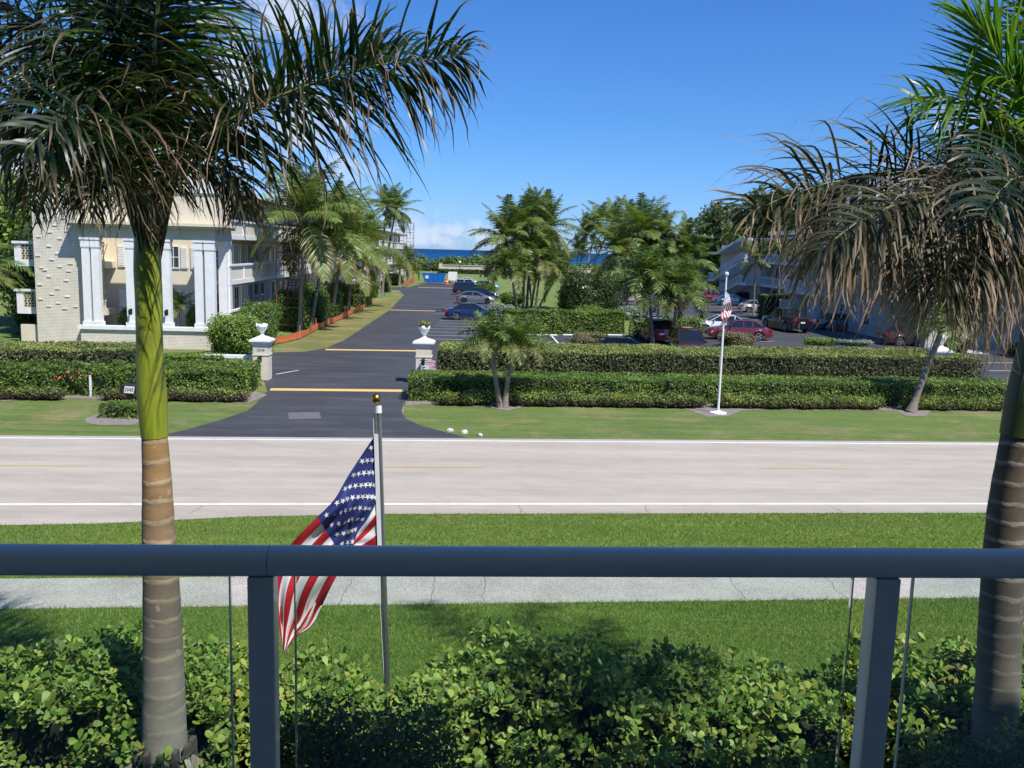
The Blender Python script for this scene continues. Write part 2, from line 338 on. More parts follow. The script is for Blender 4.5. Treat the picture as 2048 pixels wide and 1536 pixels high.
M['seagrape'] = leafmat('sea_grape_leaves', [(.045, .085, .018), (.075, .125, .03), (.10, .15, .035)], .5, .2)
M['dryfringe'] = leafmat('dry_shrub_leaves', [(.14, .13, .06), (.19, .165, .09), (.09, .10, .04)], .6, .2)
M['silver'] = leafmat('silvery_shrub_leaves', [(.16, .20, .16), (.22, .26, .22), (.10, .14, .10)], .5, .2)
M['blade'] = leafmat('grass_blades', [(.075, .165, .026), (.135, .235, .042), (.21, .30, .066), (.28, .30, .10)], .5, .3)

# ------------------------------------------------------------------ object helpers
def tag(o, label=None, cat=None, group=None, kind=None):
    if label: o['label'] = label
    if cat: o['category'] = cat
    if group: o['group'] = group
    if kind: o['kind'] = kind
    return o
def empty(name, loc=(0, 0, 0), rz=0, label=None, cat=None, group=None):
    o = bpy.data.objects.new(name, None); COL.objects.link(o); o.empty_display_size = .3
    o.location = loc; o.rotation_euler = (0, 0, rz)
    return tag(o, label, cat, group)
def link(name, me, parent=None, loc=None, rot=None, scale=None):
    o = bpy.data.objects.new(name, me); COL.objects.link(o)
    if parent: o.parent = parent
    if loc is not None: o.location = loc
    if rot is not None: o.rotation_euler = rot
    if scale is not None: o.scale = scale if hasattr(scale, '__len__') else (scale,) * 3
    return o
def npmesh(name, V, Fq, mats, smooth=False, mi=None, attrs=None, sharp=None):
    V = np.asarray(V, dtype=np.float32); Fq = np.asarray(Fq, dtype=np.int32)
    me = bpy.data.meshes.new(name); k = Fq.shape[1]
    me.vertices.add(len(V)); me.vertices.foreach_set('co', V.ravel())
    me.loops.add(Fq.size); me.loops.foreach_set('vertex_index', Fq.ravel())
    me.polygons.add(len(Fq)); me.polygons.foreach_set('loop_start', np.arange(0, Fq.size, k, dtype=np.int32))
    if mi is not None: me.polygons.foreach_set('material_index', np.asarray(mi, dtype=np.int32))
    if smooth: me.polygons.foreach_set('use_smooth', np.ones(len(Fq), dtype=bool))
    for m in (mats if isinstance(mats, (list, tuple)) else [mats]): me.materials.append(m)
    for a, v in (attrs or {}).items():
        at_ = me.attributes.new(a, 'FLOAT', 'POINT'); at_.data.foreach_set('value', np.asarray(v, dtype=np.float32))
    me.update(calc_edges=True)
    return me
class MB:
    """collects boxes, bars, tubes and lathes into one mesh"""
    def __init__(s): s.v = []; s.f = []; s.m = []
    def add(s, vs, fs, mi=0):
        b = len(s.v); s.v += [tuple(v) for v in vs]; s.f += [tuple(b + i for i in f) for f in fs]; s.m += [mi] * len(fs); return s
    def box(s, x0, x1, y0, y1, z0, z1, mi=0):
        return s.add([(x0, y0, z0), (x1, y0, z0), (x1, y1, z0), (x0, y1, z0), (x0, y0, z1), (x1, y0, z1), (x1, y1, z1), (x0, y1, z1)],
                     [(0, 3, 2, 1), (4, 5, 6, 7), (0, 1, 5, 4), (1, 2, 6, 5), (2, 3, 7, 6), (3, 0, 4, 7)], mi)
    def cbox(s, c, d, mi=0): return s.box(c[0] - d[0] / 2, c[0] + d[0] / 2, c[1] - d[1] / 2, c[1] + d[1] / 2, c[2] - d[2] / 2, c[2] + d[2] / 2, mi)
    def tube(s, pts, rad, n=8, mi=0, cap=True):
        pts = [Vector(p) for p in pts]; m = len(pts)
        if not hasattr(rad, '__len__'): rad = [rad] * m
        b = len(s.v)
        for i, p in enumerate(pts):
            t = (pts[min(i + 1, m - 1)] - pts[max(i - 1, 0)]).normalized()
            a = t.cross(Vector((0, 1, 0)) if abs(t.y) < .9 else Vector((1, 0, 0))).normalized(); c = t.cross(a)
            for k in range(n):
                q = 2 * math.pi * k / n
                s.v.append(tuple(p + (a * math.cos(q) + c * math.sin(q)) * rad[i]))
        for i in range(m - 1):
            for k in range(n):
                s.f.append((b + i * n + k, b + i * n + (k + 1) % n, b + (i + 1) * n + (k + 1) % n, b + (i + 1) * n + k)); s.m.append(mi)
        if cap:
            s.f.append(tuple(b + k for k in range(n))[::-1]); s.m.append(mi)
            s.f.append(tuple(b + (m - 1) * n + k for k in range(n))); s.m.append(mi)
        return s
    def bar(s, a, b, w, h=None, mi=0):
        a = Vector(a); b = Vector(b); h = h or w; t = (b - a).normalized()
        x = t.cross(Vector((0, 0, 1)) if abs(t.z) < .9 else Vector((0, 1, 0))).normalized(); y = t.cross(x)
        vs = [p + x * w / 2 * i + y * h / 2 * j for p in (a, b) for i, j in ((-1, -1), (1, -1), (1, 1), (-1, 1))]
        return s.add(vs, [(0, 1, 2, 3), (7, 6, 5, 4), (0, 4, 5, 1), (1, 5, 6, 2), (2, 6, 7, 3), (3, 7, 4, 0)], mi)
    def lathe(s, prof, c=(0, 0, 0), n=16, mi=0, sx=1, sy=1):
        return s.add([(c[0] + r * math.cos(2 * math.pi * k / n) * sx, c[1] + r * math.sin(2 * math.pi * k / n) * sy, c[2] + z) for r, z in prof for k in range(n)],
                     [(i * n + k, i * n + (k + 1) % n, (i + 1) * n + (k + 1) % n, (i + 1) * n + k) for i in range(len(prof) - 1) for k in range(n)], mi)
    def poly(s, pts, z, mi=0): return s.add([(p[0], p[1], z) for p in pts], [tuple(range(len(pts)))], mi)
    def prism(s, pts, z0, z1, mi=0):
        n = len(pts)
        return s.add([(p[0], p[1], z0) for p in pts] + [(p[0], p[1], z1) for p in pts],
                     [tuple(range(n))[::-1], tuple(range(n, 2 * n))] + [(i, (i + 1) % n, n + (i + 1) % n, n + i) for i in range(n)], mi)
    def mesh(s, name, mats, smooth=False, angle=35):
        me = bpy.data.meshes.new(name); me.from_pydata(s.v, [], s.f)
        for m in (mats if isinstance(mats, (list, tuple)) else [mats]): me.materials.append(m)
        me.polygons.foreach_set('material_index', s.m)
        if smooth:
            me.polygons.foreach_set('use_smooth', [True] * len(me.polygons)); me.set_sharp_from_angle(angle=R(angle))
        me.update(); return me
    def build(s, name, mats, parent=None, loc=None, rot=None, smooth=False, angle=35):
        return link(name, s.mesh(name, mats, smooth, angle), parent, loc, rot)
def part_box(name, parent, mat, *d):
    return MB().box(*d).build(name, mat, parent)
def copy_thing(o, loc, rz, label, parent=None):
    c = o.copy(); COL.objects.link(c)
    if parent is None: c.location = loc; c.rotation_euler = (0, 0, rz); c['label'] = label
    else: c.parent = parent
    for ch in list(o.children): copy_thing(ch, None, None, None, c)
    return c
def struct(name, me, z=None):
    o = link(name, me); o['kind'] = 'structure'; return o
def sheet(name, pts, z, mat):
    """a flat polygon on the ground"""
    mb = MB(); mb.poly(pts, z); return struct(name, mb.mesh(name, mat))
def bev(o, w=.01, seg=2):
    m = o.modifiers.new('bevel', 'BEVEL'); m.width = w; m.segments = seg; m.limit_method = 'ANGLE'; return o
# ------------------------------------------------------------------ foliage generators
def unit(a): return a / np.maximum(np.linalg.norm(a, axis=-1, keepdims=True), 1e-9)
def leaf_cards(C, Nrm, size, aspect=.55, tilt=.6, shape='diamond', up=None):
    """one small leaf per point, roughly facing Nrm"""
    n = len(C); nn = unit(Nrm + tilt * rng.normal(size=(n, 3)))
    t = unit(np.cross(nn, rng.normal(size=(n, 3))))
    if up is not None: t = unit(t + up * (np.array([0, 0, 1.]) - nn * nn[:, 2:3]))
    b = np.cross(nn, t); s = np.asarray(size).reshape(-1, 1) * np.ones((n, 1))
    if shape == 'diamond':
        P = [(-.5, 0), (0, aspect / 2), (.5, 0), (0, -aspect / 2)]
        V = np.stack([C + s * (u * t + v * b) for u, v in P], 1).reshape(-1, 3)
        return V, np.arange(4 * n).reshape(n, 4)
    P = [(-.5, 0, 0), (-.22, .20, .03), (.12, .36, .06), (.40, .26, .05), (.52, 0, 0), (.40, -.26, .05), (.12, -.36, .06), (-.22, -.20, .03)]
    V = np.stack([C + s * (u * t + v * b * aspect / .6 + w * nn) for u, v, w in P], 1).reshape(-1, 3)
    i = np.arange(n)[:, None] * 8
    Fq = np.concatenate([i + np.array([[0, 1, 7, 7]]), i + np.array([[1, 2, 6, 7]]), i + np.array([[2, 3, 5, 6]]), i + np.array([[3, 4, 4, 5]])], 1).reshape(-1, 4)
    # split the two end triangles off cleanly
    T = np.concatenate([i + np.array([[0, 1, 7]]), i + np.array([[1, 2, 6]]), i + np.array([[1, 6, 7]]), i + np.array([[2, 3, 5]]), i + np.array([[2, 5, 6]]), i + np.array([[3, 4, 5]])], 1).reshape(-1, 3)
    return V, T
def lump(P, f, amp, seed=0.0):
    return amp * (np.sin(P[:, 0] * f + seed) * np.cos(P[:, 1] * f * 1.3 + 2 * seed) + .6 * np.sin(P[:, 0] * f * 2.7 + P[:, 2] * f * 2.1 + seed) + .5 * np.cos(P[:, 1] * f * 3.1 - P[:, 2] * f * 1.7))
def hedge(label, quad, h, dens, leaf, mats, z0=0.0, amp=.03, name='hedge', cat='hedge', topmat=None, low=None, sides=(0, 1, 2, 3), group=None, flowers=None, f=1.1, tilt=.55):
    """quad: four ground corners, counter-clockwise, front edge first"""
    Q = np.array([[q[0], q[1]] for q in quad], dtype=float); c0 = Q.mean(0)
    root = empty(name, (c0[0], c0[1], 0), 0, label, cat, group)
    Qc = Q - c0; core = MB(); ins = []
    for q in Qc:
        L = np.linalg.norm(q); ins.append(q * (1 - min(.45, .10 / max(L, .1) * 1.5)))
    ux = unit(Qc[1] - Qc[0] + Qc[2] - Qc[3]); uy = np.array([-ux[1], ux[0]]); ins_ = .17 + amp
    core.prism([tuple(q - ux * ins_ * np.sign(q @ ux) - uy * ins_ * np.sign(q @ uy)) for q in Qc], .02, h - .14 - amp); core.build('dark_core', M['core'], root)  # solid dark core standing for the shaded inside
    C = []; NN = []; kind = []
    for i in range(4):
        a, b = Qc[i], Qc[(i + 1) % 4]; e = b - a; L = np.linalg.norm(e)
        if i not in sides: continue
        n = int(L * h * dens); u = rng.random(n); v = rng.random(n) ** .9 * h
        nr = np.array([e[1], -e[0], 0]) / L
        p = np.stack([a[0] + e[0] * u, a[1] + e[1] * u, v], 1)
        r = .10 * (v / h > .85) * (v / h - .85) / .15
        p = p - nr * (rng.random((n, 1)) * .10 + r[:, None]); p += nr * lump(p, f, amp, i)[:, None]
        C.append(p); NN.append(np.tile(nr, (n, 1))); kind.append(np.where(v < h * (low or 0), 2, 0))
    area = abs(np.cross(Qc[1] - Qc[0], Qc[2] - Qc[0])) / 2 + abs(np.cross(Qc[2] - Qc[0], Qc[3] - Qc[0])) / 2
    n = int(area * dens); u = rng.random((n, 1)); v = rng.random((n, 1))
    p2 = (Qc[0] * (1 - u) + Qc[1] * u) * (1 - v) + (Qc[3] * (1 - u) + Qc[2] * u) * v
    p = np.concatenate([p2, h - rng.random((n, 1)) * .10], 1); p[:, 2] += lump(p, f, amp, 5)
    C.append(p); NN.append(np.tile([0, 0, 1.], (n, 1))); kind.append(np.full(n, 1 if topmat else 0))
    C = np.concatenate(C); NN = np.concatenate(NN); kind = np.concatenate(kind)
    V, Fq = leaf_cards(C, NN, leaf * (0.7 + .6 * rng.random(len(C))), .6, tilt)
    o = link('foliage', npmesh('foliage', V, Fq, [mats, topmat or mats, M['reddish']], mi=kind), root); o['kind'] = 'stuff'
    if z0: root.location.z = z0
    return root
def blobs(parts, dens, leaf, jitter=.35, aspect=.6, shape='diamond', tilt=.6, up=None):
    """leaves through the outer shells of several ellipsoids (x,y,z,rx,ry,rz)"""
    C = []; NN = []
    for (x, y, z, rx, ry, rz) in parts:
        n = int(dens * 4 * math.pi * ((rx * ry + ry * rz + rx * rz) / 3)); d = unit(rng.normal(size=(n, 3)))
        rr = 1 - jitter * rng.random((n, 1)) ** 1.3 + .22 * rng.random((n, 1)) ** 5; rr += lump(d * 4, 1.3, .09, x)[:, None] + lump(d * 9, 1.1, .05, y)[:, None]
        C.append(np.array([x, y, z]) + d * rr * np.array([rx, ry, rz])); NN.append(unit(d / np.array([rx, ry, rz])))
    C = np.concatenate(C); NN = np.concatenate(NN); k = C[:, 2] > .02; C, NN = C[k], NN[k]
    return C, NN, leaf_cards(C, NN, leaf * (.65 + .7 * rng.random(len(C))), aspect, tilt, shape, up)
def bush(label, x, y, rx, ry, h, mat, n=11, dens=260, leaf=.09, name='bush', cat='bush', z0=0, flowers=None, group=None, trunk=None, core=True, seed=None, jit=.35, stem=.0):
    rs = np.random.default_rng(seed if seed is not None else int(abs(x * 31 + y * 17)) + 1)
    root = empty(name, (x, y, z0), 0, label, cat, group)
    parts = []
    for i in range(n):
        a = rs.random() * 6.28; q = (.25 + .75 * rs.random() ** .5) * .62; s = .34 + .26 * rs.random()
        zz = stem + (h - stem) * (.30 + .48 * rs.random())
        parts.append((math.cos(a) * q * rx, math.sin(a) * q * ry, zz, rx * s, ry * s, min((h - stem) * .45, h - zz)))
    parts.append((0, 0, stem + (h - stem) * .40, rx * .72, ry * .72, (h - stem) * .40))
    C, NN, (V, Fq) = blobs(parts, dens, leaf, jit)
    o = link('foliage', npmesh('foliage', V, Fq, mat), root); o['kind'] = 'stuff'
    mb = MB()
    if core:
        for p in parts: mb.lathe([(.01, -.72 * p[5]), (.5 * p[3], -.5 * p[5]), (.72 * p[3], 0), (.5 * p[3], .5 * p[5]), (.01, .72 * p[5])], (p[0], p[1], max(p[2], .73 * p[5] + .02)), 8, 0, 1, p[4] / p[3])
        mb.build('dark_core', M['core'], root)
    st = MB()
    for i in range(3 if trunk is None else trunk):
        a = 2.1 * i + 1; st.tube([(.05 * math.cos(a), .05 * math.sin(a), 0), (.3 * rx * math.cos(a), .3 * ry * math.sin(a), h * .5)], [.03 + .012 * h, .02], 5)
    if trunk != 0: st.build('trunk', M['bark'], root)
    if flowers:
        m, cnt, sz = flowers; k = rs.choice(len(C), min(cnt, len(C)), replace=False)
        V2, T2 = leaf_cards(C[k] + NN[k] * .05, NN[k], sz, .9, .5)
        fo = link('blossoms', npmesh('blossoms', V2, T2, m), root); fo['kind'] = 'stuff'
    return root

def ribbon_leaflets(base, d0, wax, L, W, seg=4, grav=.35, curl=0.0, dryfrom=2.0, drymax=0.0, wig=0.0):
    n = len(base); p = base.copy(); d = unit(d0); V = []; dry = []
    L = np.asarray(L).reshape(-1, 1); W = np.asarray(W).reshape(-1, 1)
    dr = np.clip(rng.normal(drymax, .25, size=(n, 1)), 0, 1) if drymax else np.zeros((n, 1))
    ph = rng.random((n, 1)) * 6.28
    for k in range(seg + 1):
        t = k / seg
        prof = (.45 + 3.6 * t) if t < .15 else max(.04, 1 - ((t - .15) / .85) ** 1.8)
        side = unit(wax - (wax * d).sum(1, keepdims=True) * d)
        if wig: side = unit(side + wig * t * np.cross(side, d) * np.sin(ph + t * 9))
        V.append(p - side * W * prof / 2); V.append(p + side * W * prof / 2)
        dv = np.clip((t - dryfrom) / .3, 0, 1) * dr; dry += [dv, dv]
        d = d + np.array([0, 0, -1.]) * grav * (.35 + t) * (3.0 / seg)
        if curl and t > .45: d = d + curl * (t - .45) * rng.normal(size=(n, 3))
        d = unit(d); p = p + d * L / seg
    V = np.stack(V, 1); dry = np.stack(dry, 1)[..., 0]; m = 2 * (seg + 1)
    i = (np.arange(n) * m)[:, None, None]; k = (np.arange(seg) * 2)[None, :, None]
    Fq = (i + k + np.array([0, 1, 3, 2])[None, None, :]).reshape(-1, 4)
    return V.reshape(-1, 3), Fq, dry.ravel()
def resample(pts, n):
    P = np.array([tuple(p) for p in pts], dtype=float); m = len(P)
    E = np.vstack([2 * P[0] - P[1], P, 2 * P[-1] - P[-2]]); out = []
    for i in range(m - 1):
        p0, p1, p2, p3 = E[i:i + 4]
        for t in np.linspace(0, 1, 24, endpoint=False):
            out.append(.5 * ((2 * p1) + (-p0 + p2) * t + (2 * p0 - 5 * p1 + 4 * p2 - p3) * t * t + (-p0 + 3 * p1 - 3 * p2 + p3) * t ** 3))
    out.append(P[-1]); out = np.array(out)
    s = np.concatenate([[0], np.cumsum(np.linalg.norm(np.diff(out, axis=0), axis=1))]); q = np.linspace(0, s[-1], n)
    return np.stack([np.interp(q, s, out[:, i]) for i in range(3)], 1), s[-1]
def frond_mesh(name, pts, pairs, leaflen, width, seg, grav, mats, rad=.02, start=.15, plume=.3, fwd=.55, curl=0, dryfrom=2, drymax=0, wig=0, updown=0.0, taper=.55, nr=10, droop=0.0):
    """feather leaf along the midrib pts (local coordinates)"""
    P, LEN = resample(pts, 60); T = unit(np.gradient(P, axis=0))
    s = np.linspace(start, .995, pairs); idx = s * 59
    base = np.stack([np.interp(idx, np.arange(60), P[:, i]) for i in range(3)], 1)
    tan = unit(np.stack([np.interp(idx, np.arange(60), T[:, i]) for i in range(3)], 1))
    up = np.array([0, 0, 1.]); side = np.cross(tan, up); side = np.where(np.linalg.norm(side, axis=1, keepdims=True) < .2, np.array([1., 0, 0]), side); side = unit(side)
    nrm = unit(np.cross(side, tan))
    B = []; D = []; WX = []; LL = []
    for sg in (-1, 1):
        pl = plume * rng.normal(size=(pairs, 1)); ud = updown * (rng.random((pairs, 1)) * 2 - 1)
        f = fwd * (.7 + .8 * s[:, None] ** 2)
        d = sg * side * (1 - .5 * np.abs(ud)) + tan * f + nrm * (pl + ud + .15) - up * droop + .06 * rng.normal(size=(pairs, 3))
        B.append(base); D.append(unit(d)); WX.append(unit(np.cross(d, np.cross(d, tan)) + .3 * rng.normal(size=(pairs, 3))))
        ss = (s - start) / (1 - start)
        LL.append(leaflen * (.55 + .9 * np.sin(np.pi * np.clip(ss * .8 + .15, 0, 1)) * .6) * (1 - taper * ss ** 2.5) * (.8 + .4 * rng.random(pairs)))
    base = np.concatenate(B); D = np.concatenate(D); WX = np.concatenate(WX); LL = np.concatenate(LL)
    V, Fq, dry = ribbon_leaflets(base, D, WX, LL, width * (.75 + .5 * rng.random(len(base))), seg, grav, curl, dryfrom, drymax, wig)
    mi = np.zeros(len(Fq), dtype=int)
    mb = MB(); rp, _ = resample(pts, nr); mb.tube(rp, [max(.003, rad * (1 - .88 * i / (nr - 1))) for i in range(nr)], 5, 1, cap=False)
    off = len(V); V = np.vstack([V, np.array(mb.v)]); Fq = np.vstack([Fq, np.array(mb.f) + off]); mi = np.concatenate([mi, np.ones(len(mb.f), dtype=int)])
    return npmesh(name, V, Fq, mats, smooth=False, mi=mi, attrs={'dry': np.concatenate([dry, np.zeros(len(mb.v))])})
def arc(L, e0, e1, n=6, bend=1.0):
    """midrib leaving at elevation e0 and ending at e1 (degrees), in the local xz plane"""
    p = Vector((0, 0, 0)); out = [p.copy()]
    for i in range(n):
        e = R(e0 + (e1 - e0) * ((i + .5) / n) ** bend); p = p + Vector((math.cos(e), 0, math.sin(e))) * (L / n); out.append(p.copy())
    return out
FR = {}
def frond_set(key, mat, L, leaflen, pairs, width, seg, grav, plume=.12, classes=None, drymax=.2, updown=0, fwd=.55, droop=0):
    cl = classes or [(84, 62), (72, 28), (58, 2), (42, -20), (22, -38), (2, -58), (-28, -78)]
    FR[key] = []
    for i, (a, b) in enumerate(cl):
        old = i >= len(cl) - 1
        FR[key].append([frond_mesh('frond', arc(L * (.85 if i == 0 else 1), a, b), pairs, leaflen, width, seg, grav, [mat, M['rachis']], .035 * L / 4, .14, plume, fwd, 0, .2 if old else .6, .75 if old else drymax, 0, updown, droop=droop) for _ in range(2)])
frond_set('coco', M['coco'], 4.2, 1.05, 56, .075, 4, .42, drymax=.15)
frond_set('cocog', M['coco_green'], 4.0, 1.0, 54, .075, 4, .38, drymax=.1)
frond_set('small', M['coco_green'], 2.5, .66, 48, .06, 3, .30, updown=.5, classes=[(85, 45), (72, 0), (58, -40), (40, -65), (20, -80)], drymax=.15, fwd=.45)
frond_set('areca', M['coco_green'], 2.6, .60, 34, .06, 3, .22, classes=[(85, 55), (74, 20), (60, -15), (45, -40), (25, -60)], drymax=.3)
def palm(label, base, crown, radius, key='coco', n=20, rt=.16, name='coconut_palm', group=None, bow=.25, nuts=0, seed=0, hang=1, z0=0.0, L0=None):
    """base (x, y) on the ground, crown point, frond reach in metres"""
    rs = random.Random(int(abs(base[0] * 97 + base[1] * 13)) + seed)
    b = Vector((base[0], base[1], z0)); c = Vector(crown)
    root = empty(name, b, 0, label, 'palm tree', group)
    top = c - b; side = Vector((top.x, top.y, 0)); pts = []
    for i in range(9):
        t = i / 8; pts.append(Vector((top.x * (t ** (1 + bow)), top.y * (t ** (1 + bow)), top.z * t)))
    rad = [rt * (1.55 if i == 0 else 1.0 - .30 * i / 8) for i in range(9)]
    MB().tube(pts, rad, 9).build('trunk', M['trunk'], root, smooth=True)
    cls = FR[key]; base_len = {'coco': 4.2, 'cocog': 4.0, 'small': 2.5, 'areca': 2.6}[key]
    sc = radius / (base_len * .86); k = len(cls)
    n = int(n * 1.1)
    for i in range(n):
        u = (i + .5) / n; ci = min(k - 1, int(u * (k - (0 if hang else 1)))); me = rs.choice(cls[ci])
        s = sc * rs.uniform(.85, 1.12)
        link('frond', me, root, top - Vector((0, 0, .15 * u)), (rs.uniform(-.25, .25), rs.uniform(-.12, .12), i * 2.39996 + rs.uniform(-.3, .3)), s)
    MB().lathe([(rt * .7, -.55 * sc - .1), (rt * 1.25, -.2), (rt * 1.1, .15), (.02, .5 * sc)], tuple(top), 8).build('crown_base', M['leafbase'], root)
    for i in range(nuts):
        a = i * 2.4 + rs.random(); MB().lathe([(.01, -.13), (.10, -.08), (.13, 0), (.09, .1), (.01, .14)], (top.x + .28 * math.cos(a), top.y + .28 * math.sin(a), top.z - .35 - .12 * (i % 2)), 8).build('coconut', M['rachis'], root, smooth=True)
    return root
def palm_px(label, bpx, cpx, rpx, dist=None, **k):
    b = gp(*bpx) if dist is None else (at(bpx[0], bpx[1], dist).x, dist)
    d = k.pop('cd', b[1]); c = at(cpx[0], cpx[1], d)
    return palm(label, b, c, rpx * d / F_PX, **k)
def text_mesh(s, size, mat, extrude=.004):
    cu = bpy.data.curves.new('text', 'FONT'); cu.body = s; cu.size = size; cu.extrude = extrude; cu.align_x = 'CENTER'; cu.align_y = 'CENTER'
    o = bpy.data.objects.new('text', cu); COL.objects.link(o)
    me = bpy.data.meshes.new_from_object(o.evaluated_get(bpy.context.evaluated_depsgraph_get())); bpy.data.objects.remove(o)
    me.materials.clear(); me.materials.append(mat); return me
def text(name, s, size, mat, parent, loc, rot=(R(90), 0, 0), sx=1.0):
    return link(name, text_mesh(s, size, mat), parent, loc, rot, (sx, 1, 1))
# ------------------------------------------------------------------ ground, roads, sea
def rl(x, y0): return (x, y0 + .1 * x)
sheet('ground', [(-400, -30), (400, -30), (400, 262), (-400, 262)], 0.0, M['lawn_far'])
sheet('near_lawn', [(-40, 5), (40, 5), rl(40, 15.25), rl(-40, 15.25)], .004, M['lawn_near'])
sheet('verge_lawn', [rl(-40, 16.7), rl(40, 16.7), rl(40, 20.75), rl(-3, 20.75), (-6, 19.95), (-9, 19.15), (-12, 18.7), (-16, 18.1), rl(-40, 19.9)], .004, M['lawn_near'])
sheet('sidewalk', [rl(-40, 15.25), rl(40, 15.25), rl(40, 16.7), rl(-40, 16.7)], .008, M['walk'])
sheet('road', [rl(-160, 19.9), (-16, 18.1), (-12, 18.7), (-9, 19.15), (-6, 19.95), rl(-3, 20.75), rl(160, 20.75), rl(160, 29.42), rl(-160, 29.42)], .012, M['road'])
# painted markings
sheet('edge_line', [rl(-160, 21.5), rl(160, 21.5), rl(160, 21.66), rl(-160, 21.66)], .016, M['line_white'])
sheet('edge_line', [rl(-160, 28.95), rl(160, 28.95), rl(160, 29.10), rl(-160, 29.10)], .016, M['line_white'])
sheet('centre_seam', [rl(-160, 25.36), rl(160, 25.36), rl(160, 25.385), rl(-160, 25.385)], .014, M['concrete'])
for i in range(-6, 8):
    x = -3.55 + i * 10.95
    if abs(x) < 60: sheet('centre_dash', [rl(x, 25.33), rl(x + 2.75, 25.33), rl(x + 2.75, 25.45), rl(x, 25.45)], .018, M['line_yellow_faded'])
# cracks across the sidewalk
def crack(x, y0, y1, w, z, seed):
    rs = random.Random(seed); pts = []; n = 14; cx = x
    for i in range(n + 1): cx += rs.uniform(-.035, .035); pts.append((cx, y0 + .1 * x + (y1 - y0) * i / n))
    mb = MB()
    for a, b in zip(pts, pts[1:]): mb.add([(a[0] - w, a[1], z), (a[0] + w, a[1], z), (b[0] + w, b[1], z), (b[0] - w, b[1], z)], [(0, 1, 2, 3)])
    struct('crack', mb.mesh('crack', M['black']))
for i, x in enumerate((-2.95, -1.35, -.45, 4.4, 6.35)): crack(x, 15.3, 16.65, .004, .010, i)
for i, x in enumerate((-7.4, .3, 3.4, 8.2)): crack(x, 20.8, 21.45, .006, .0135, i + 20)
# driveway and car park (dark asphalt)
drive = [rl(-11.3, 29.42), rl(-1.3, 29.42), (-2.3, 30.3), (-3.2, 31.3), (-3.9, 32.6), (-4.2, 34.0), (-4.35, 35.6), (-4.3, 38), (-4.3, 46.4), (21.0, 48.6),
         (22.8, 41.5), (23.6, 37.5), (24.8, 32.2), (45, 34.2), (60, 62), (37.2, 66), (34, 86), (31.5, 128), (30.8, 152), (13.0, 152), (13.2, 112), (13.1, 88), (13.9, 72), (9.6, 70.2),
         (-.6, 67.2), (-1.9, 80), (-2.6, 104), (-4.6, 146), (-7.0, 164), (-15.6, 166), (-17.2, 150), (-16.6, 146), (-24, 143.5), (-24, 135), (-17.2, 134.5), (-14.76, 120.7), (-12.48, 90.7), (-11.3, 60), (-11.45, 54.9), (-12.4, 52.6), (-14.2, 51.7), (-16.5, 50.0), (-15, 44.5),
         (-11.3, 40.6), (-10.45, 38.0), (-10.0, 34.6), (-9.9, 33.2), (-10.3, 31.2), (-10.8, 29.6)]
M['patch'] = surf('grey_asphalt_patch', (.15, .15, .15), (.10, .10, .10), 6, .85, obj=False)
sheet('driveway', drive, .010, M['asphalt'])
def stripe(name, a, b, w, mat, z=.016):
    a = Vector((a[0], a[1])); b = Vector((b[0], b[1])); t = (b - a).normalized(); n = Vector((-t.y, t.x)) * w / 2
    return sheet(name, [tuple(a - n), tuple(b - n), tuple(b + n), tuple(a + n)], z, mat)
def hump(name, a, b, w, h, mat):
    a = Vector((a[0], a[1], 0)); b = Vector((b[0], b[1], 0)); t = (b - a).normalized(); n = Vector((-t.y, t.x, 0)) * w / 2
    mb = MB(); pr = [(-1, .014), (-.55, h * .8), (0, h), (.55, h * .8), (1, .014)]
    vs = [tuple(p + n * q[0] + Vector((0, 0, q[1]))) for p in (a, b) for q in pr]
    mb.add(vs, [(i, 5 + i, 6 + i, 1 + i) for i in range(4)] + [(4, 3, 2, 1, 0), (5, 6, 7, 8, 9)]); return mb.build(name, mat)
o = hump('speed_bump', (-10.4, 38.35), (-4.45, 39.0), .55, .06, M['line_yellow']); tag(o, 'yellow speed bump nearest the road, between the clipped hedges at the driveway mouth', 'speed bump', 'yellow bumps across the driveway')
o = hump('speed_bump', (-11.3, 54.0), (-5.3, 54.7), .5, .05, M['line_yellow']); tag(o, 'second yellow speed bump, just behind the two gate pillars', 'speed bump', 'yellow bumps across the driveway')
o = hump('speed_bump', (-12.4, 90.5), (-7.3, 90.7), .5, .05, M['line_yellow_faded']); tag(o, 'faded yellow speed bump beside the parked blue sedan', 'speed bump', 'yellow bumps across the driveway')
o = hump('speed_bump', (-15.5, 145.2), (-9.3, 145.6), .5, .05, M['line_yellow_faded']); tag(o, 'farthest faded speed bump, short of the blue dumpster', 'speed bump', 'yellow bumps across the driveway')
stripe('utility_patch', (-8.15, 32.4), (-7.05, 32.7), 1.35, M['patch'], .0145)
stripe('lane_line', gp(552, 749), gp(597, 741), .10, M['line_white'])
for i in range(9): stripe('bay_line', (-6.6 + .02 * i, 62.2 + i * 2.75), (-1.7, 62.5 + i * 2.75), .10, M['line_white'])
for i in range(12): stripe('bay_line', (-7.6, 87 + i * 4.6), (-2.6 - .12 * i, 87.3 + i * 4.6), .10, M['line_white'])
for (a, b) in (((1103, 672), (1117, 687)), ((1255, 674), (1282, 689)), ((1010, 675), (1020, 687)), ((1180, 673), (1199, 688))): stripe('bay_line', gp(*a), gp(*b), .13, M['line_white'])
for (a, b) in (((1520, 683), (1548, 683)), ((1636, 661), (1680, 662)), ((1666, 668), (1740, 672)), ((1696, 675), (1740, 676)), ((1732, 683), (1788, 684)), ((1918, 726), (2046, 726)), ((1976, 742), (2046, 742)), ((1500, 640), (1560, 641)), ((1180, 640), (1278, 640)), ((1470, 627), (1520, 627))): stripe('bay_line', gp(*a), gp(*b), .12, M['line_white'])
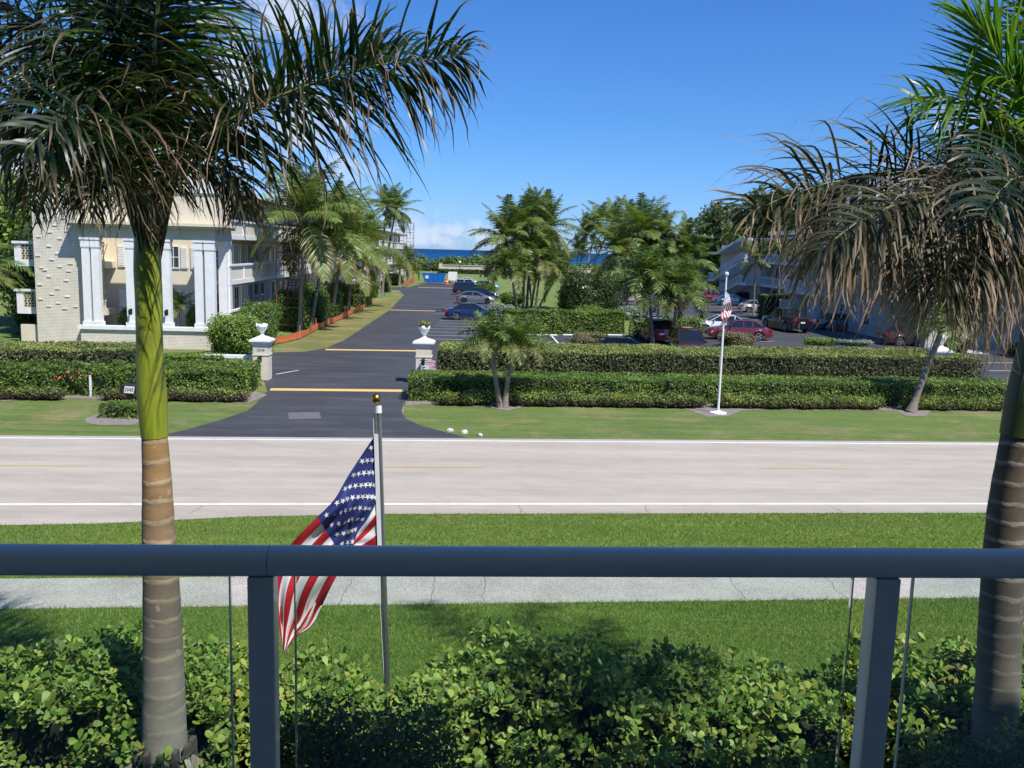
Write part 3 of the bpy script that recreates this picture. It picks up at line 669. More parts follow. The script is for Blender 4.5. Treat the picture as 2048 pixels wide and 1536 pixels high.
for i in range(9): stripe('bay_line', (13.6, 84 + i * 3.1), (18.8, 84.4 + i * 3.1), .11, M['line_white'])
for i in range(5): stripe('bay_line', (22.8, 92 + i * 7), (28.5, 92.3 + i * 7), .11, M['line_white'])
# kerb stops of the central island
for i, (px, w) in enumerate(((1045, 1.7), (1093, 1.6), (1148, 1.7), (1232, 1.3))):
    x, y = gp(px, 671.5); e = empty('kerb_stop', (x, y, 0), R(3), ['white concrete kerb stop behind the leaning small palm crowns', 'white kerb stop left of the first slanted bay line', 'white kerb stop behind the variegated flower bush', 'white kerb stop nearest the shaded grass gap'][i], 'kerb stop', 'white kerb stops along the island')
    mb = MB(); mb.prism([(-w / 2, -.09), (w / 2, -.09), (w / 2, .09), (-w / 2, .09)], .0, .11); bev(mb.build('block', M['white'], e), .03)
stripe('kerb', (-1.5, 72), (-2.4, 100), .22, M['white'], .03)
stripe('kerb', (12.9, 88), (12.5, 112), .22, M['white'], .03)
sheet('far_concrete_walk', [(32, 62), (45, 64), (45, 69.5), (31.5, 67.5)], .02, M['concrete'])
# mulch bed under the roadside shrubs, a dry strip beside the driveway
def along(pts): return [gp(*p) for p in pts]
sheet('mulch_bed', along([(806, 830), (803, 822), (808, 812), (850, 809), (980, 815), (1012, 822), (1060, 812), (1360, 814), (1380, 822), (1415, 834), (1455, 833), (1485, 822), (1530, 819), (1790, 822), (1815, 833), (1850, 833), (1862, 822), (1985, 824), (1990, 800), (1400, 795), (860, 795), (812, 800)]), .011, M['mulch'])
sheet('mulch_bed', along([(0, 803), (120, 797), (300, 800), (480, 806), (500, 806), (535, 790), (500, 780), (0, 775)]), .011, M['mulch'])
sheet('mulch_bed', along([(170, 838), (172, 847), (200, 851), (270, 850), (285, 840), (270, 828), (200, 826)]), .012, M['mulch'])
sheet('dry_strip', [(-13.4, 52.2), (-11.6, 55), (-11.4, 60), (-12.6, 90.7), (-14.9, 120.7), (-17.2, 134), (-17.6, 134), (-16.4, 120), (-15.6, 90), (-14.6, 66), (-14.3, 56)], .008, M['lawn_dry'])
# ocean, beach, sky-side wall
struct('sea', MB().poly([(-30000, 300), (30000, 300), (30000, 50000), (-30000, 50000)], -4.0).mesh('sea', M['sea']))
struct('beach', MB().poly([(-600, 255), (600, 255), (600, 312), (-600, 312)], -3.95).mesh('beach', M['sandwall']))
struct('hidden_slope', MB().add([(-400, 262, 0), (400, 262, 0), (400, 285, -3.9), (-400, 285, -3.9)], [(0, 1, 2, 3)]).mesh('slope', M['sandwall']))
bpy.data.objects['hidden_slope'].name = 'dune_slope'
for i, p in enumerate(((900, 863, .20), (929, 867, .24), (960, 872, .18))):
    x, y = gp(p[0], p[1]); mb = MB(); r = p[2] / 2
    mb.lathe([(.01, -.02), (r * 1.05, .0), (r, r * .5), (r * .6, r * .95), (.01, r * 1.05)], (0, 0, 0), 7, 0, 1.25, .85)
    o = mb.build('edging_stone', M['stone'], None, (x, y, .01), (0, 0, i * 1.1)); tag(o, ['white painted stone at the lawn corner, leftmost of the three', 'white painted stone in the middle of the three at the lawn corner', 'smaller white painted stone, rightmost of the three on the verge'][i], 'stone', 'white stones at the driveway corner')
# grass blades on the near lawns (nobody could count them)
def blades(name, region, n, h, w, z=0.0):
    x0, x1, f0, f1 = region; x = rng.uniform(x0, x1, n); u = rng.random(n) ** 1.05; y = f0 + (f1 - f0) * u + .1 * x
    if f1 > 20: k = y < np.interp(x, [-16, -12, -9, -6, -3], [18.1, 18.7, 19.15, 19.95, 20.45]) + np.maximum(0, x + 3) * .1; x, y = x[k], y[k]; n = len(x)
    a = rng.random(n) * 6.28; hh = h * (.5 + rng.random(n)); lean = rng.normal(size=(n, 2)) * .55
    c = np.stack([x, y, np.full(n, z)], 1); dx = np.stack([np.cos(a), np.sin(a), 0 * a], 1) * w / 2
    tip = c + np.stack([lean[:, 0] * hh, lean[:, 1] * hh, hh], 1)
    V = np.stack([c - dx, c + dx, tip], 1).reshape(-1, 3)
    o = link(name, npmesh(name, V, np.arange(3 * n).reshape(n, 3), M['blade'])); o['kind'] = 'stuff'; o['label'] = 'short green lawn grass'; return o
blades('grass', (-8.5, 9.5, 9.4, 15.27), 210000, .055, .012)
blades('grass', (-12, 14, 16.68, 20.75), 150000, .05, .014)
bpy.data.objects['grass']['label'] = 'short lawn grass between the leafy hedge and the sidewalk'
bpy.data.objects['grass.001']['label'] = 'short lawn grass on the verge between sidewalk and road'
o = blades('grass', (-26, 26, 29.45, 29.62), 9000, .07, .03); o['label'] = 'ragged grass edge along the far side of the road'

# ------------------------------------------------------------------ left apartment building with the portico
AZ = R(2.67)
def win(parent, x, y, z, w, h, axis='x', frame=.06, mull=1, mat=None, rec=.02, fm=None, face=1, mid=False):
    """window = frame part with a pane and mullions; axis: wall direction"""
    def bx(mb, a0, a1, d0, d1, z0, z1, mi=0):
        if axis == 'x': mb.box(x + a0, x + a1, y + min(d0 * face, d1 * face), y + max(d0 * face, d1 * face), z0, z1, mi)
        else: mb.box(x + min(d0 * face, d1 * face), x + max(d0 * face, d1 * face), y + a0, y + a1, z0, z1, mi)
    f = MB(); hw = w / 2
    bx(f, -hw - frame, hw + frame, -.05, .05, z - frame, z); bx(f, -hw - frame, hw + frame, -.05, .05, z + h, z + h + frame)
    bx(f, -hw - frame, -hw, -.045, .045, z, z + h); bx(f, hw, hw + frame, -.045, .045, z, z + h)
    for i in range(mull): a = -hw + w * (i + 1) / (mull + 1); bx(f, a - .02, a + .02, -.03, .03, z, z + h)
    if mid: bx(f, -hw, hw, -.028, .028, z + h / 2 - .02, z + h / 2 + .02)
    fo = f.build('window', fm or M['white'], parent)
    g = MB(); bx(g, -hw, hw, -.012, .012, z, z + h); g.build('pane', mat or M['winglass'], fo); return fo
B = empty('apartment_building', (-17.4, 52.4, 0), AZ, 'cream three-storey apartment building with a white-columned portico and projecting bricks', 'apartment building')
def bb(name, mat, *d): return part_box(name, B, M[mat], *d)
bb('brick_wall', 'brick', -10.45, -7.85, .6, 8, 0, 9.1)
bb('wall_coping', 'white', -10.6, -7.2, .45, 8.1, 9.1, 9.28)
rs = random.Random(4)
for (px, py) in ((90, 434), (76, 444), (100, 464), (134, 462), (78, 473), (120, 477), (98, 492), (76, 511), (115, 507), (104, 519), (84, 535), (120, 533), (141, 527), (138, 542), (98, 553), (133, 561), (80, 569), (115, 577), (104, 588), (135, 593), (82, 598), (117, 606), (98, 612), (130, 617), (152, 613), (127, 436), (150, 455), (110, 450), (125, 419), (86, 400), (140, 405), (105, 412), (146, 489), (127, 492), (90, 540)):
    d = ray(px, py); uu = Vector((-math.sin(AZ), math.cos(AZ))); vv = Vector((math.cos(AZ), math.sin(AZ))); O2 = Vector((-17.4, 52.4)); d2 = Vector((d.x, d.y))
    t = (.6 + O2.dot(uu)) / d2.dot(uu); xl = (d2 * t - O2).dot(vv); zl = EYE + d.z * t
    bb('brick', 'brickpiece', xl - .13, xl + .13, .555, .6, zl - .035, zl + .035)
bb('portico_back_wall', 'cream', -7.85, .0, 3.6, 3.9, .5, 9.0)
bb('portico_side_wall', 'cream', -7.85, -7.65, .62, 3.6, .5, 9.0)
bb('portico_floor', 'concrete', -7.7, .1, .3, 3.6, .3, .9)
bb('plinth', 'brick', -7.72, .2, .02, .32, 0, 1.07)
bb('plinth_side', 'brick', -.12, .2, .32, 3.2, 0, 1.07)
bb('plinth_cap', 'white', -7.85, .34, -.12, .44, 1.07, 1.28)
bb('plinth_cap_side', 'white', -.24, .34, .44, 3.2, 1.07, 1.28)
def column(x0, x1, y0, w):
    c = MB(); c.box(x0, x1, y0, y0 + w, 1.52, 5.75); c.build('column', M['white'], B); c = MB(); c.box(x0 - .04, x1 + .04, y0 - .04, y0 + w + .04, 5.79, 6.2); c.build('column_neck', M['white'], B)
    c = MB(); c.box(x0 - .06, x1 + .06, y0 - .06, y0 + w + .06, 1.28, 1.52); c.build('column_base', M['white'], B)
    c = MB(); c.box(x0 - .08, x1 + .08, y0 - .08, y0 + w + .08, 6.2, 6.32); c.build('capital', M['white'], B); c = MB(); c.box(x0 - .03, x1 + .03, y0 - .03, y0 + w + .03, 5.75, 5.79); c.build('astragal', M['white'], B)
for a, b in ((-7.5, -7.08), (-6.96, -6.54), (-5.04, -4.6), (-2.98, -2.54), (-1.13, -.68), (-.54, .0)): column(a, b, .0, .42)
column(-.52, -.02, 2.75, .42)
bb('entablature', 'beige', -7.85, .1, -.02, .5, 6.32, 6.95); bb('entablature_side', 'beige', -.42, .1, .5, 3.6, 6.32, 6.95)
bb('cornice', 'beige', -8.05, .42, -.30, .6, 6.95, 7.10); bb('cornice_top', 'cream', -8.2, .62, -.48, .6, 7.10, 7.26)
bb('cornice_side', 'beige', -.4, .42, .6, 3.2, 6.95, 7.10); bb('cornice_side_top', 'cream', -.4, .62, .6, 3.2, 7.10, 7.26)
bb('upper_wall', 'cream', -7.85, .12, .22, .5, 7.26, 9.0); bb('upper_side_wall', 'cream', -.3, .12, .51, 3.59, 7.27, 9.0); bb('upper_coping', 'white', -7.9, .26, .1, .6, 9.0, 9.14)
for z in (1.75, 4.5):   # windows with shutters
    for x in (-5.9 + .0, -4.6, -3.45, -.9):
        if x == -5.9: continue
        win(B, x, 3.56, z + .15, .62, 1.25, 'x', .07, 1, mid=True)
    for x0 in (-6.8, -3.0, -2.4, -5.55):
        s = MB(); s.box(x0, x0 + .42, 3.50, 3.58, z + .1, z + 1.45); so_ = s.build('shutter', M['white'], B)
        l = MB()
        for k in range(9): l.box(x0 + .05, x0 + .37, 3.475, 3.50, z + .2 + .135 * k, z + .28 + .135 * k)
        l.build('louvres', M['white'], so_)['kind'] = 'stuff'
# lattice balconies in the portico
for z in (2.15, 4.95):
    bb('balcony_slab', 'cream', -7.65, -6.95 + .0, 1.9, 3.6, z - .42, z - .02)
    p = MB(); p.box(-7.65, -6.98, 1.9, 2.0, z, z + .08); p.box(-7.65, -6.98, 1.9, 2.0, z + 1.02, z + 1.14)
    for k in range(9): p.bar((-7.62 + .075 * k, 1.95, z + .08), (-7.62 + .075 * k + (.3 if k % 2 else -.02), 1.95, z + 1.02), .03, .04)
    for k in range(8): p.bar((-7.63, 1.96, z + .16 + .11 * k), (-6.99, 1.96, z + .16 + .11 * k), .03, .03)
    p.build('lattice_panel', M['cream'], B)
# lattice balconies on the far left side
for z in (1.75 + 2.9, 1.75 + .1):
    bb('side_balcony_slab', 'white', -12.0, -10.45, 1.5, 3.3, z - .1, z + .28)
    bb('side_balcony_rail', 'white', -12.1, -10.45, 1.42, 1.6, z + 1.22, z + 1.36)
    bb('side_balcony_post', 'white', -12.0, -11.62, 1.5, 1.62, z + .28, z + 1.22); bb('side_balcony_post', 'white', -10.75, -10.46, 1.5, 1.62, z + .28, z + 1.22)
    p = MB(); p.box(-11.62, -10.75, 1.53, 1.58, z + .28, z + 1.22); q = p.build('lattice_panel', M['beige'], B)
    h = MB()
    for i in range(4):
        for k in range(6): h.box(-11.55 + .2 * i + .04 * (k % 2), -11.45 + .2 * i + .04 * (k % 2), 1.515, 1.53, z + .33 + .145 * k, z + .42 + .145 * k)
    h.build('painted_openings', M['core'], q)['kind'] = 'stuff'  # raised dark blocks; shade of the lattice holes put into colour
bb('stair_wall', 'cream', -11.6, -10.5, 1.0, 1.2, .0, 1.15)
def lantern(parent, x, y, z, s=1.0, plate=True):
    m = MB(); m.box(x - .05 * s, x + .05 * s, y - .03, y, z - .12 * s, z + .12 * s); m.bar((x, y - .02, z + .05 * s), (x, y - .2 * s, z + .12 * s), .025)
    m.lathe([(.02, .14), (.10, .06), (.085, .04), (.075, -.16), (.03, -.20), (.005, -.22)], (x, y - .2 * s, z), 6); m.build('lantern', M['black'], parent)
lantern(B, -4.8, 0, 2.15, 1.3); lantern(B, -2.75, 0, 2.15, 1.3)
# the long wing: three storeys of galleries facing the driveway
def wing(Bp, y0, y1, bay, fx, floors, roofz, mats, parapet=True, rail=False, s=1, depth=10, win_every=1, found=1.0, dim=1.3, wy=0):
    """facade plane at local x = fx; s = +1 faces +x"""
    def q(name, mat, a, b, c, d, e, f):
        xs = sorted((fx + s * a, fx + s * b)); return part_box(name, Bp, M[mat], xs[0], xs[1], c, d, e, f)
    q('wing_wall', mats[0], -dim - depth, -dim, y0 + wy, y1, 0, roofz - .25)
    q('roof', mats[2], -dim - depth - .3, .35, y0 - .2 + wy, y1 + .2, roofz - .12, roofz + .04)
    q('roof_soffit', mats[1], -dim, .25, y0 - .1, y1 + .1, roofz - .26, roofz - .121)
    nb = max(1, round((y1 - y0) / bay)); bay = (y1 - y0) / nb
    for fi, (slab, ptop) in enumerate(floors):
        q('gallery_floor', mats[2], -dim, .03, y0, y1, slab - .27, slab)
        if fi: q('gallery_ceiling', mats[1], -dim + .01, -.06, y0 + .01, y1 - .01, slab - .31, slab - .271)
        if parapet:
            q('parapet_cap', mats[2], -.14, .10, y0, y1, ptop - .12, ptop)
            for i in range(nb): q('parapet_panel', mats[3], -.09, -.01, y0 + i * bay, y0 + (i + 1) * bay - .14, slab, ptop - .12)
            for i in range(nb + 1): yy = min(y0 + i * bay, y1 - .14); q('parapet_post', mats[2], -.12, .05, yy - .14 + (.14 if i == 0 else 0), yy + (.14 if i == 0 else 0), slab, ptop - .12)
        if rail:
            m = MB(); xa, xb = sorted((fx - s * .05, fx)); m.box(xa, xb, y0, y1, ptop - .07, ptop); m.box(xa, xb, y0, y1, slab + .08, slab + .13)
            m.build('handrail', M['white'], Bp)
            m = MB(); k = int((y1 - y0) / .16)
            for i in range(k): yy = y0 + .16 * i; m.box(fx - s * .025 - .012, fx - s * .025 + .012, yy, yy + .03, slab + .13, ptop - .07)
            m.build('balusters', M['white'], Bp)['kind'] = 'stuff'
            for i in range(nb + 1): yy = min(y0 + i * bay, y1 - .06); q('rail_post', 'white', -.055, .005, yy, yy + .06, slab, ptop + .02)
        nxt = floors[fi + 1][0] - .31 if fi + 1 < len(floors) else roofz - .26
        for i in range(nb * win_every):
            c = y0 + (i + .5) * bay / win_every; ww = bay / win_every * .60; zz = slab + (.15 if i % 3 else .75); hh = min(nxt - .32, slab + 2.25) - zz
            win(Bp, fx - s * (dim - .03), c, zz, ww, hh, 'y', .07, 2 if i % 3 else 1, M['winglass'] if (i + fi) % 4 else M['curtain'])
        if fi: continue
    if found: q('foundation_wall', mats[3], -.15, -.02, y0, y1, 0, floors[0][0] - .27)
wing(B, 3.05, 75.5, 3.8, 0.0, [(1.0, 2.09), (3.93, 4.92), (6.72, 7.66)], 9.36, ('beige', 'soffit', 'white', 'block'), win_every=2, wy=.86)
bb('end_post', 'white', -.35, .06, 3.14, 3.45, 1.1, 7.7)
bb('roof_rear_block', 'cream', -9, -5, 8, 14, 9.4, 10.3)
B2 = empty('apartment_building', (-17.4, 52.4, 0), AZ, 'second cream gallery building farther down the drive, scaffolding on its end', 'apartment building')
wing(B2, 93, 150, 5.2, 0.0, [(.6, 1.7), (3.5, 4.5), (6.3, 7.3)], 9.1, ('beige', 'soffit', 'white', 'block'), win_every=1)
# green tiled roof beyond
g = empty('house', (-27, 104, 0), 0, 'distant house with a pale green pyramid roof above the gallery roof', 'house')
part_box('wall', g, M['cream'], -5, 5, -5, 5, 0, 10.2)
MB().add([(-5.6, -5.6, 10.2), (5.6, -5.6, 10.2), (5.6, 5.6, 10.2), (-5.6, 5.6, 10.2), (0, 0, 12.4)], [(0, 1, 4), (1, 2, 4), (2, 3, 4), (3, 0, 4)]).build('roof', M['greenroof'], g)
# scaffolding towers
def scaffold(label, x, y, z0, levels, w=1.5, l=2.4, stairs=True, lean=0):
    root = empty('scaffold_tower', (x, y, z0), AZ, label, 'scaffold', 'orange scaffold towers')
    for yy in (0, l):
        for k in range(levels):
            m = MB(); z = k * 1.95
            for xx in (0, w): m.tube([(xx, yy, z), (xx, yy, z + 1.93)], .034, 5)
            m.tube([(0, yy, z + 1.75), (w, yy, z + 1.75)], .028, 5); m.tube([(0, yy, z + .5), (w, yy, z + .5)], .022, 5); m.tube([(w * .5, yy, z + .5), (w * .5, yy, z + 1.75)], .02, 5)
            m.build('end_frame', M['rust'], root)
    for k in range(levels):
        z = k * 1.95
        for xx in (0, w):
            m = MB(); m.tube([(xx, 0, z + .3), (xx, l, z + 1.6)], .018, 4); m.tube([(xx, l, z + .3), (xx, 0, z + 1.6)], .018, 4); m.build('cross_brace', M['rust'], root)
        MB().box(.05, w - .05, .05, l - .05, z + 1.76, z + 1.80).build('platform', M['wood'], root) if k < levels - 1 else None
        if stairs and k < levels - 1:
            m = MB(); a, b = (0, l) if k % 2 else (l, 0)
            for i in range(8):
                t = i / 7; yy = a + (b - a) * (.1 + .8 * t); m.box(.5, 1.05, yy - .12, yy + .12, z + .15 + 1.6 * t, z + .19 + 1.6 * t)
            m.bar((.48, a + (b - a) * .1, z + .1), (.48, a + (b - a) * .9, z + 1.75), .03, .12); m.bar((1.07, a + (b - a) * .1, z + .1), (1.07, a + (b - a) * .9, z + 1.75), .03, .12)
            m.build('stair', M['rust'], root)
    return root
scaffold('rust-orange scaffold tower with stairs beside the nearest coconut palms', -17.0, 64.5, 0, 5, w=1.6, l=2.6)
scaffold('far scaffold tower against the second gallery building', -22.3, 168, 0, 6, stairs=False)
scaffold('farthest scaffold frame rising above the roof near the sea', -23.6, 196, 0, 6, stairs=False)
# ------------------------------------------------------------------ white tower block far left, and the one behind the right building
def tower(label, x0, x1, y, depth, z1, nfl, nb, mat='white_wall', zb=0):
    root = empty('tower_block', ((x0 + x1) / 2, y, zb), 0, label, 'apartment tower'); w = (x1 - x0) / 2; fh = (z1 - 1.0) / nfl
    part_box('wall', root, M[mat], -w, w, 0, depth, 0, z1)
    part_box('roof', root, M['white'], -w - .4, w + .4, -1.6, depth, z1, z1 + .35)
    for f in range(nfl):
        z = f * fh + .6
        part_box('balcony_floor', root, M['white'], -w, w, -1.5, -.01, z - .2, z)
        m = MB(); m.box(-w, w, -1.5, -1.44, z + .95, z + 1.05)
        for i in range(int(2 * w / .35)): m.box(-w + .35 * i, -w + .35 * i + .06, -1.49, -1.45, z, z + .95)
        m.build('railing', M['white'], root)
        for i in range(nb): win(root, -w + (i + .5) * 2 * w / nb, -.04, z + .1, 2 * w / nb * .62, fh - 1.0, 'x', .08, 2)
    return root
tower('tall white apartment tower with railed balconies behind the brick wall, far left', -88, -46, 125, 14, 21.8, 7, 8)
tower('white apartment tower rising behind the drooping palm fronds on the right', 46, 76, 118, 14, 17.2, 6, 7)
# ------------------------------------------------------------------ right apartment building
Rb = empty('apartment_building', (38.1, 0, 0), AZ, 'grey-beige gallery building with white railings and outside stairs, right side', 'apartment building')
# local x of the facade is 0; local y is distance
wing(Rb, 90, 120, 4.4, 0.0, [(.15, .2), (2.75, 3.75), (5.7, 6.7)], 8.7, ('grey_wall', 'grey_wall', 'white', 'block'), parapet=False, rail=True, s=-1, dim=1.5, found=0)
wing(Rb, 50, 65.7, 4.4, 2.2, [(.15, .2), (2.75, 3.75), (5.7, 6.7)], 8.7, ('grey_wall', 'grey_wall', 'white', 'block'), parapet=False, rail=True, s=-1, dim=1.2, found=0)
part_box('stair_tower', Rb, M['grey_wall'], -4.9, 9, 66.0, 89.8, 0, 8.9)
part_box('tower_coping', Rb, M['white'], -5.1, 9, 65.8, 90.0, 8.9, 9.1)
for y in (70, 76, 81, 86): 
    for z in (.9, 3.7, 6.3): win(Rb, -4.93, y, z, 1.2, 1.4, 'y', .07, 1, mid=True)
m = MB(); m.box(-6.4, -4.9, 84, 92.5, 2.8, 3.05); m.build('balcony_slab', M['white'], Rb)
m = MB(); m.box(-6.4, -6.34, 84, 92.5, 3.95, 4.03); m.box(-6.4, -4.9, 92.44, 92.5, 3.95, 4.03)
for i in range(56): m.box(-6.385, -6.355, 84 + .15 * i, 84.04 + .15 * i, 3.05, 3.95)
m.build('balcony_railing', M['white'], Rb)
part_box('service_wall', Rb, M['beige'], -8.2, -5.0, 88.2, 88.4, 0, 2.3); part_box('service_door', Rb, M['white'], -5.6, -5.05, 86.0, 88.0, 0, 2.25)
# outside stairs at the far end
for z0, z1 in ((0.2, 2.75), (2.75, 5.7)):
    m = MB(); n = 14; ya, yb = 136, 123
    for i in range(n):
        t = i / n; y = ya + (yb - ya) * t; m.box(-1.9, -.2, y - .55, y + .45, z0 + (z1 - z0) * t, z0 + (z1 - z0) * t + .07)
    m.build('stair_flight', M['white'], Rb)
    m = MB(); m.bar((-1.95, ya, z0 + .0), (-1.95, yb, z1 + .0), .10, .20); m.build('stringer', M['white'], Rb)
    m = MB(); m.bar((-1.95, ya, z0 + 1.05), (-1.95, yb, z1 + 1.05), .06, .08); m.bar((-1.95, ya, z0 + .3), (-1.95, yb, z1 + .3), .05)
    for i in range(33): t = i / 32; m.box(-1.97, -1.93, ya + (yb - ya) * t, ya + (yb - ya) * t + .05, z0 + (z1 - z0) * t + .2, z0 + (z1 - z0) * t + 1.05)
    m.build('stair_railing', M['white'], Rb)
    part_box('landing', Rb, M['white'], -2.0, 0, 120, 123, z1 - .22, z1)
    m = MB(); m.box(-2.0, -1.94, 120, 123, z1 + .98, z1 + 1.05)
    for i in range(15): m.box(-1.985, -1.955, 120 + .2 * i, 120.04 + .2 * i, z1, z1 + 1)
    m.build('landing_railing', M['white'], Rb)
    part_box('landing', Rb, M['white'], -2.0, 0, 136, 139.5, z0 - .2, z0)
    m = MB(); m.box(-2.0, -1.94, 136, 139.5, z0 + .98, z0 + 1.05)
    for i in range(17): m.box(-1.985, -1.955, 136 + .2 * i, 136.04 + .2 * i, z0, z0 + 1)
    m.build('landing_railing', M['white'], Rb)
part_box('stair_back_wall', Rb, M['grey_wall'], 0, 9, 120.2, 140, 0, 7.9)
MB().add([(-2.1, 140, 6.9), (-2.1, 135, 6.9), (-2.1, 124, 8.75), (-2.1, 120, 8.75), (1, 140, 6.9), (1, 135, 6.9), (1, 124, 8.75), (1, 120, 8.75)], [(0, 1, 5, 4), (1, 2, 6, 5), (2, 3, 7, 6)]).build('stair_roof', M['white'], Rb).modifiers.new('thick', 'SOLIDIFY').thickness = .35
part_box('roof_railing', Rb, M['grey_wall'], .6, .66, 90, 120, 9.1, 9.6)
x_, y_ = at(1385, 470, 190).x, 190
g = empty('house', (x_, y_, 0), 0, 'far tan building whose flat roof shows over the palms left of the stairs', 'house')
part_box('wall', g, M['tan'], -3.5, 1.8, 0, 8, 0, 10.0); part_box('roof', g, M['tan'], -3.7, 2, -.2, 8.2, 10.0, 10.5); part_box('wing', g, M['black'], 1.9, 9, 0, 8, 0, 8.3)
# low sandy wall and railing by the beach, sea grape hedge, deck
wl_ = empty('garden_wall', (-6, 244, 0), 0, 'long sandy-coloured low wall in front of the sea grape bushes', 'wall')
part_box('wall', wl_, M['sandwall'], -14, 46, 0, .4, 0, 1.9); part_box('coping', wl_, M['concrete'], -14.2, 46.2, -.15, .55, 1.9, 2.15); part_box('pier', wl_, M['sandwall'], -14.5, -13.6, -.3, .7, 0, 2.4)
hd = hedge('dark low clipped hedge at the foot of the sandy wall', [(-20, 234), (38, 234), (38, 236), (-20, 236)], 1.1, 22, .45, M['bushdark'], amp=.08)
dn = empty('sea_grape_thicket', (-14, 256, 0), 0, 'thick green sea grape thicket on the dune before the ocean', 'bushes')
parts = []
for i in range(26):
    x = -16 + i * 3.3; hh = (3.6 + 1.6 * math.exp(-((x - 6) / 9) ** 2) + .5 * math.sin(i * 2.1)) * (.92 if x < 22 else .75); parts.append((x, 3 * math.sin(i), hh * .35, 3.6, 3.2, hh * .68))
C_, N_, (V_, F_) = blobs(parts, 14, .62, .25); o = link('foliage', npmesh('foliage', V_, F_, M['seagrape']), dn); o['kind'] = 'stuff'
mb = MB()
for p in parts: mb.lathe([(.1, -p[5] * .5), (p[3] * .8, 0), (p[3] * .55, p[5] * .6), (.1, p[5] * .8)], p[:3], 8)
mb.build('dark_core', M['core'], dn)
# blue dumpster
dm = empty('dumpster', (*gp(868, 568), 0), R(2), 'bright blue dumpster at the far end of the driveway', 'dumpster')
m = MB(); m.prism([(-3.3, -.9), (3.1, -.9), (3.3, .9), (-3.1, .9)], .35, .36)
m.add([(-2.3, -1, .3), (2.3, -1, .3), (2.3, 1, .3), (-2.3, 1, .3), (-3.1, -1.1, 2.3), (3.1, -1.1, 2.3), (3.1, 1.1, 2.3), (-3.1, 1.1, 2.3)], [(0, 1, 5, 4), (1, 2, 6, 5), (2, 3, 7, 6), (3, 0, 4, 7), (0, 3, 2, 1)]); m.build('body', M['bin_blue'], dm)
m = MB()
for i in range(5): m.box(-2.6 + 1.25 * i, -2.45 + 1.25 * i, -1.16, -1.05, .5, 2.2)
m.build('ribs', M['bin_blue'], dm); dm.scale = (.68, .8, .8); part_box('front_rim', dm, M['bin_blue'], -3.15, 3.15, -1.15, -1.02, 2.22, 2.4); part_box('rear_rim', dm, M['bin_blue'], -3.15, 3.15, 1.02, 1.15, 2.22, 2.4); part_box('sign_plate', dm, M['plate'], -2.2, -1.2, -1.13, -1.07, 1.2, 1.9)
tk = empty('utility_truck', (*gp(905, 566), 0), R(90), 'white box truck front parked at the end of the driveway beside the dumpster', 'truck')
part_box('box', tk, M['white'], -1.2, 2.6, -1.1, 1.1, .7, 2.9); part_box('cab', tk, M['white'], 2.61, 4, -1.0, 1.0, .5, 2.2); part_box('window', tk, M['carglass'], 3.0, 4.02, -.9, .9, 1.4, 2.0)
for a, b in ((-.3, -1), (-.3, 1), (3.2, -1), (3.2, 1)): MB().tube([(a, b - .1, .4), (a, b + .1, .4)], .4, 12).build('wheel', M['tyre'], tk)
bx_ = gp(893, 569)
tk.scale = (.7, .7, .7)
cn = empty('traffic_barrel', (*bx_, 0), 0, 'orange barrel beside the blue dumpster', 'barrel'); MB().lathe([(.01, 0), (.4, 0), (.36, .5), (.3, 1.0), (.01, 1.02)], (0, 0, 0), 12).build('barrel_body', M['orange'], cn); MB().lathe([(.372, .5), (.362, .66)], (0, 0, 0), 12).build('band', M['white'], cn)
